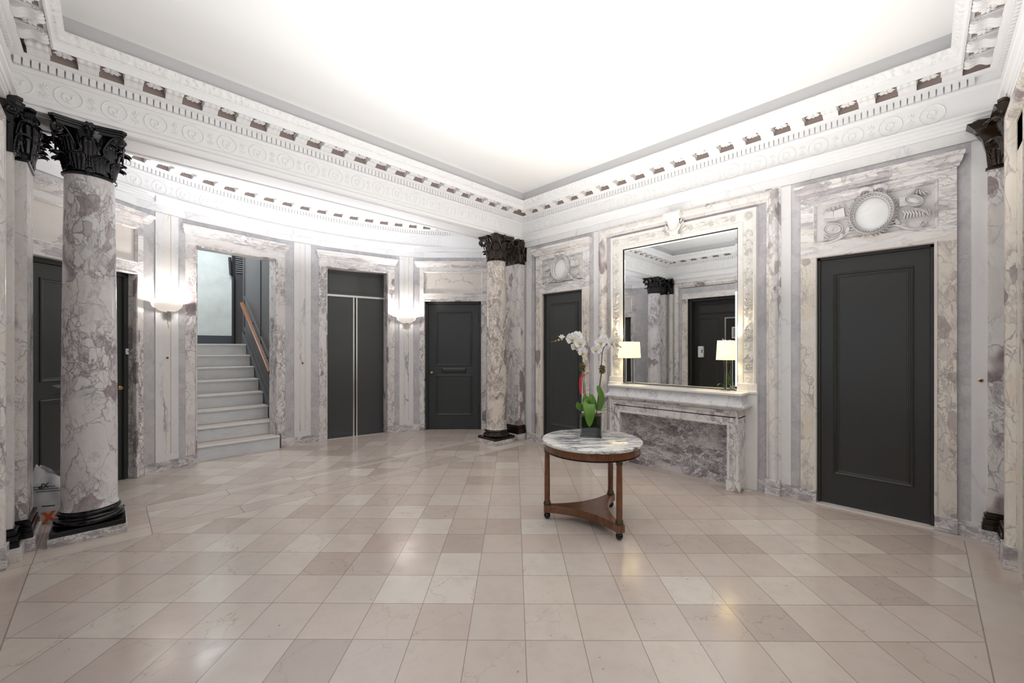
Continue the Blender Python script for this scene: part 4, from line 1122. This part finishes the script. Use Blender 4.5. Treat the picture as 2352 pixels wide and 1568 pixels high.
# ------------------------------------------------------------------ round table
tb = thing('round_table', 'round walnut centre table with a grey-veined marble top', 'table', T(3.06, 2.085))
FT = [math.radians(a) for a in (128.6, 248, 7)]
pr = [(0, .703), (.425, .703), (.436, .706), (.440, .714), (.440, .726), (.436, .732), (.428, .735), (0, .735)]
MB().lathe(pr, 72).build('tabletop', M_tabtop, tb, smooth=True, ang=30)
MB().lathe([(.38, .640), (.415, .640), (.418, .645), (.418, .700), (.38, .702)], 72).build('apron', M_wood, tb, smooth=True, ang=30)
MB().lathe([(.375, .632), (.412, .630), (.420, .634), (.420, .641), (.375, .642)], 72).build('apron_bead', M_black, tb, smooth=True, ang=30)
for a in FT:
    c = (.395*math.cos(a), .395*math.sin(a), 0)
    lg = MB().lathe([(0, .150), (.025, .150), (.026, .30), (.025, .45), (.0225, .60), (.0225, .640), (0, .640)], 20, c=c).build('leg', M_wood, tb, smooth=True)
    MB().lathe([(.02, .600), (.0255, .602), (.0265, .610), (.0255, .628), (.029, .632), (.029, .640)], 20, c=c).build('capital_ring', M_bronze, lg, smooth=True)
    MB().lathe([(.03, .128), (.033, .130), (.034, .140), (.030, .146), (.029, .160), (.026, .164)], 20, c=c).build('bronze_ring', M_bronze, lg, smooth=True)
    MB().ball((c[0], c[1], .032), (.030, .030, .031), 18, 12).build('ball_foot', M_black, lg, smooth=True)
# tripod platform with concave sides
bp = []
for i in range(3):
    a0, a1 = FT[i], FT[(i+1) % 3]
    if a1 < a0: a1 += 2*PI
    P0 = Vector((math.cos(a0), math.sin(a0))); P1 = Vector((math.cos(a1), math.sin(a1)))
    t0 = Vector((-P0.y, P0.x)); t1 = Vector((-P1.y, P1.x))
    s = P0*.425+t0*.034; e = P1*.425-t1*.034
    s2 = P0*.35+t0*.032; e2 = P1*.35-t1*.032; mid = (P0+P1)*.5
    bp.append(tuple(s))
    mid = mid.normalized()*.085
    for k in range(15):
        q = k/14
        # quadratic through s2, near centre, e2
        p = s2*(1-q)**2+e2*q**2+mid*2*q*(1-q)
        bp.append(tuple(p))
    bp.append(tuple(e))
MB().prism(bp, .062, .128, mp=lambda a, b, d: (a, b, d)).build('tripod_platform', M_wood, tb, bevel=.004)

# ------------------------------------------------------------------ orchid
ang = YAW-PI/2
oc = thing('potted_orchid', 'two-stemmed white orchid in a square glass vase on the marble tabletop', 'plant', T(3.16, 2.15, .735, ang))
rv = Matrix.Rotation(-.28, 4, 'Z')
vz = MB()
a_, b_, wt, Hh = .095, .095, .006, .205
m = MB(); m.box(-a_, a_, -b_, -b_+wt, 0, Hh); m.box(-a_, a_, b_-wt, b_, 0, Hh); m.box(-a_, -a_+wt, -b_+wt, b_-wt, 0, Hh); m.box(a_-wt, a_, -b_+wt, b_-wt, 0, Hh); m.box(-a_+wt, a_-wt, -b_+wt, b_-wt, 0, .014)
m.build('glass_vase', M_glass, oc, M=rv)
MB().box(-a_+.013, a_-.013, -b_+.013, b_-.013, .016, .185).build('bark_and_moss', M_soil, oc, M=rv)
mo = MB(); rnd = random.Random(5)
for i in range(60):
    mo.ball((rnd.uniform(-.078, .078), rnd.uniform(-.078, .078), .188+rnd.uniform(-.006, .010)), (.016, .016, .009), 7, 5)
mo.build('top_moss', M_moss, oc, M=rv)
def spline(pts, n=6):
    P = [Vector(p) for p in pts]; out = []
    for i in range(len(P)-1):
        p0 = P[max(i-1, 0)]; p1 = P[i]; p2 = P[i+1]; p3 = P[min(i+2, len(P)-1)]
        for k in range(n):
            t = k/n
            out.append(.5*((2*p1)+(-p0+p2)*t+(2*p0-5*p1+4*p2-p3)*t*t+(-p0+3*p1-3*p2+p3)*t**3))
    out.append(P[-1]); return out
def zz(y): return 1.542+(799-y)*.00402-.735
def xx_(x): return (x-1360)*.00402
S1 = [(xx_(1346), 0, .19), (xx_(1342), -.01, zz(905)), (xx_(1338), -.01, zz(860)), (xx_(1337), -.01, zz(820)), (xx_(1332), -.02, zz(793)), (xx_(1318), -.03, zz(777)), (xx_(1301), -.03, zz(774)), (xx_(1284), -.03, zz(780)), (xx_(1266), -.03, zz(786))]
S2 = [(xx_(1371), .02, .19), (xx_(1377), .02, zz(900)), (xx_(1382), .02, zz(860)), (xx_(1384), .02, zz(825)), (xx_(1387), .02, zz(802)), (xx_(1394), .01, zz(791)), (xx_(1408), .0, zz(786)), (xx_(1425), .0, zz(796))]
MB().tube(spline(S1), .0042, 7).build('flower_stem', M_stem, oc, smooth=True)
MB().tube(spline(S2), .0042, 7).build('flower_stem', M_stem, oc, smooth=True)
st_ = MB(); st_.tube([(xx_(1349), .006, .19), (xx_(1341), 0, zz(845))], .003, 6); st_.tube([(xx_(1371), .03, .19), (xx_(1386), .03, zz(845))], .003, 6); st_.build('stake', M_stem, oc)
st2 = MB(); st2.tube([(xx_(1385), .02, zz(815)), (xx_(1380), .02, zz(806))], .003, 6); st2.tube([(xx_(1387), .02, zz(800)), (xx_(1391), .02, zz(792)), (xx_(1386), .02, zz(786))], .0028, 6); st2.build('side_twig', M_stem, oc)
def petal(mb, L_, w, tilt, a, cup=.2):
    """petal from the origin pointing along angle a in the x-z plane, bending back"""
    ca, sa = math.cos(a), math.sin(a)
    def fn(u, v):
        x = u*2-1; ww = w*math.sin(PI*min(.98, v**.75*.93+.06))
        r = L_*v; y = tilt*v*L_+cup*(x*x)*ww*-1+.15*L_*v*v
        lx = x*ww
        return (r*ca-lx*sa, y, r*sa+lx*ca)
    mb.grid(fn, 7, 9)
def orchid_flower(px, py, y, yaw, pit, sc, roll=0):
    R = Matrix.Translation((xx_(px), y, zz(py))) @ Matrix.Rotation(yaw, 4, 'Z') @ Matrix.Rotation(pit, 4, 'X') @ Matrix.Rotation(roll, 4, 'Y') @ Matrix.Scale(sc*1.22, 4)
    f = MB()
    for a in (PI/2, PI/2+2.2, PI/2-2.2): petal(f, .040, .018, .10, a)
    for a in (.12, PI-.12): petal(f, .046, .034, .02, a, .15)
    o = f.build('flower', M_petal, oc, smooth=True, M=R)
    l = MB(); l.ball((0, -.010, -.004), (.006, .010, .008), 8, 6); petal(l, .018, .008, -.5, -PI/2); l.ball((-.007, -.006, -.006), (.006, .004, .007), 7, 5); l.ball((.007, -.006, -.006), (.006, .004, .007), 7, 5)
    l.build('flower_lip', M_lipy, o, smooth=True)
for a in ((1313, 778, -.055, -.35, .1, 1.18), (1327, 772, -.015, .3, -.2, 1.08), (1331, 787, -.06, .35, .15, 1.15), (1322, 797, -.045, -.3, .5, .95, .3), (1338, 809, -.05, .5, .3, 1.1, .5),
          (1379, 786, -.03, .1, .1, 1.05), (1368, 803, -.035, -.4, .25, .95), (1388, 778, .0, .5, -.2, 1.05), (1404, 786, -.01, .7, .1, 1.05), (1416, 790, .0, .9, .1, 1.0), (1397, 797, .02, 1.9, .2, .8)):
    orchid_flower(*a)
bd = MB()
for (px, py, r) in ((1283, 781, .009), (1276, 783, .006), (1290, 779, .010), (1424, 797, .008), (1419, 803, .006)): bd.ball((xx_(px), -.03, zz(py)), (r*1.2, r*.9, r), 8, 6)
bd.build('flower_bud', mat('orchid_bud', (.62, .48, .26), .5), oc, smooth=True)
q = MB(); R_ = (xx_(1290), -.035, zz(776))
for a in (1.2, 1.9, 2.6, .5): petal(q, .036, .009, -.1, a)
q.v = [(v[0]+R_[0], v[1]+R_[1], v[2]+R_[2]) for v in q.v]; q.build('opening_bud', M_petal, oc, smooth=True)
for (px, py, y, s) in ((1337, 843, -.01, 1), (1385, 848, .02, .95)):
    ms = MB(); rnd = random.Random(int(px))
    ms.ball((0, 0, 0), (.024, .024, .036), 10, 8)
    for i in range(90):
        a = rnd.uniform(0, 2*PI); b = rnd.uniform(-1.3, 1.3); d_ = Vector((math.cos(a)*math.cos(b), math.sin(a)*math.cos(b), 1.35*math.sin(b)))
        ms.tube([d_*.022, d_*rnd.uniform(.030, .040)+Vector((rnd.uniform(-.006, .006), 0, rnd.uniform(-.006, .006)))], [.0045, .002], 4)
    ms.v = [(v[0]*s+xx_(px), v[1]*s+y, v[2]*s+zz(py)) for v in ms.v]
    ms.build('moss_tuft', M_moss, oc)
rb = MB(); 
def rbn(mb, pts, w):
    P = spline(pts, 5); vs = []
    for i, p in enumerate(P):
        k = w*(1 if i < len(P)-2 else .9); vs += [(p.x-k, p.y, p.z), (p.x+k, p.y-.002, p.z)]
    mb.add(vs, [(2*i, 2*i+1, 2*i+3, 2*i+2) for i in range(len(P)-1)])
rbn(rb, [(xx_(1338), -.02, zz(862)), (xx_(1333), -.024, zz(869)), (xx_(1332), -.022, zz(885)), (xx_(1334), -.024, zz(905))], .0085)
rb.tube(spline([(xx_(1336), -.018, zz(863)), (xx_(1343), -.02, zz(861)), (xx_(1351), -.02, zz(855))]), .003, 5)
rb.tube([(xx_(1334), -.012, zz(862)), (xx_(1342), -.012, zz(863))], .006, 6)
rb.build('red_ribbon', M_red, oc, smooth=True, solid=.001)
def leafy(pts, w, name='leaf', up=(0, -1, 0), fold=.15):
    P = spline(pts, 7); m = MB(); n = len(P); upv = Vector(up)
    def fn(u, v):
        k = int(round(v*(n-1))); p = P[k]; t = (P[min(k+1, n-1)]-P[max(k-1, 0)]).normalized()
        s = t.cross(upv)
        if s.length < .05: s = Vector((1, 0, 0))
        s.normalize(); nn = s.cross(t)
        x = u*2-1; ww = w*max(.02, math.sin(PI*min(1, (v**.8)*.9+.1)))**.7
        q = p+s*(x*ww)+nn*(fold*abs(x)*ww)
        return tuple(q)
    m.grid(fn, 9, n); m.build(name, M_leaf, oc, smooth=True, solid=.0025)
leafy([(xx_(1350), -.02, zz(924)), (xx_(1349), -.075, zz(926)), (xx_(1349), -.112, zz(940)), (xx_(1349), -.118, zz(958)), (xx_(1349), -.115, zz(974))], .054)
leafy([(xx_(1350), -.02, zz(929)), (xx_(1345), -.03, zz(918)), (xx_(1343), -.02, zz(906))], .036)
leafy([(xx_(1352), -.02, zz(930)), (xx_(1358), -.02, zz(918)), (xx_(1357), -.01, zz(904))], .040)
leafy([(xx_(1348), -.01, zz(936)), (xx_(1336), -.03, zz(934)), (xx_(1328), -.03, zz(930)), (xx_(1326), -.03, zz(922))], .034)
leafy([(xx_(1356), .0, zz(945)), (xx_(1364), .01, zz(930)), (xx_(1366), .01, zz(915))], .034)
leafy([(xx_(1376), .0, zz(942)), (xx_(1381), .0, zz(925)), (xx_(1380), -.02, zz(905)), (xx_(1374), -.02, zz(890)), (xx_(1376), -.01, zz(885))], .028)
leafy([(xx_(1378), .02, zz(940)), (xx_(1384), .02, zz(915)), (xx_(1381), .03, zz(888))], .022)
leafy([(xx_(1379), .0, zz(944)), (xx_(1392), -.02, zz(940)), (xx_(1408), -.03, zz(948)), (xx_(1418), -.03, zz(960)), (xx_(1422), -.03, zz(972))], .013, up=(0, 0, 1))
leafy([(xx_(1379), .03, zz(941)), (xx_(1396), .03, zz(936)), (xx_(1410), .03, zz(943)), (xx_(1420), .03, zz(956))], .013, up=(0, 0, 1))
leafy([(xx_(1376), .05, zz(945)), (xx_(1380), .14, zz(935)), (xx_(1384), .20, zz(945))], .020, up=(0, 0, 1))

# ------------------------------------------------------------------ shopping bag
bg = thing('plastic_bag', 'white plastic bag with orange print standing on the floor behind the near column', 'bag', T(-.375, 5.50, 0, math.radians(-28)))
def bagf(u, v):
    a = 2*PI*u; k = (abs(math.cos(a))**5+abs(math.sin(a))**5)**-.2
    w = .155-.02*v; d = .095*(1-.75*v**2)
    wr_ = .006*math.sin(a*5+v*9)+.005*math.sin(a*9-v*14)
    x = (w+wr_)*k*math.cos(a); y = (d+wr_)*k*math.sin(a)
    z = .42*v*(1-.22*(x/.17)*v)
    if v > .93: z += .010*math.sin(a*4)
    return (x*(1-.22*v*v), y+.02*v, z)
bq = MB(); bq.grid(bagf, 72, 26, cu=True); bq.grid(lambda u, v: bagf(u, 0)[:2]+(0.001,) if v > .5 else (0, 0, .001), 72, 2, cu=True)
bq.build('bag_body', M_bag, bg, smooth=True, ang=80)
def bag_text(s, x, z, size, mt, name, rot=0, bold=.0):
    cu = bpy.data.curves.new(name, 'FONT'); cu.body = s; cu.size = size; cu.extrude = .0015; cu.offset = bold; cu.align_x = 'CENTER'
    o = bpy.data.objects.new(name, cu); COL.objects.link(o)
    dg = bpy.context.evaluated_depsgraph_get(); me = bpy.data.meshes.new_from_object(o.evaluated_get(dg)); bpy.data.objects.remove(o)
    me.materials.append(mt) if not me.materials else None
    o = bpy.data.objects.new(name, me); COL.objects.link(o); o.parent = bg
    # stand the lettering on the bag's front face
    M_ = Matrix.Rotation(PI/2, 4, 'X') @ Matrix.Rotation(rot, 4, 'Z')
    for v in me.vertices:
        p = M_ @ v.co; X_, Z_ = p.x+x, p.z+z; vv = max(0, min(1, Z_/.47))
        yy = -(.095*(1-.75*vv**2)+.011)+.02*vv
        v.co = (X_, yy+p.y*1.0, Z_)
    return o
bag_text('X+', .085, .025, .12, M_orange, 'orange_print', .12, .006)
bag_text('XP', -.02, .345, .055, M_ink, 'black_print', PI+.15, .002)
tl = MB()
for k, (x0, x1) in enumerate(((-.10, .06), (-.08, .09), (-.06, .10))):
    z = .315-.020*k; vv = z/.47; yy = -(.095*(1-.75*vv**2)+.012)+.02*vv
    tl = MB(); x = x0
    while x < x1: tl.box(x, x+.008, yy-.001, yy+.001, z, z+.008); x += .012
    tl.build('print_line', M_ink, bg)
z = .155; MB().box(.0, .09, -.105, -.1035, z, z+.010).build('print_line', M_ink, bg)
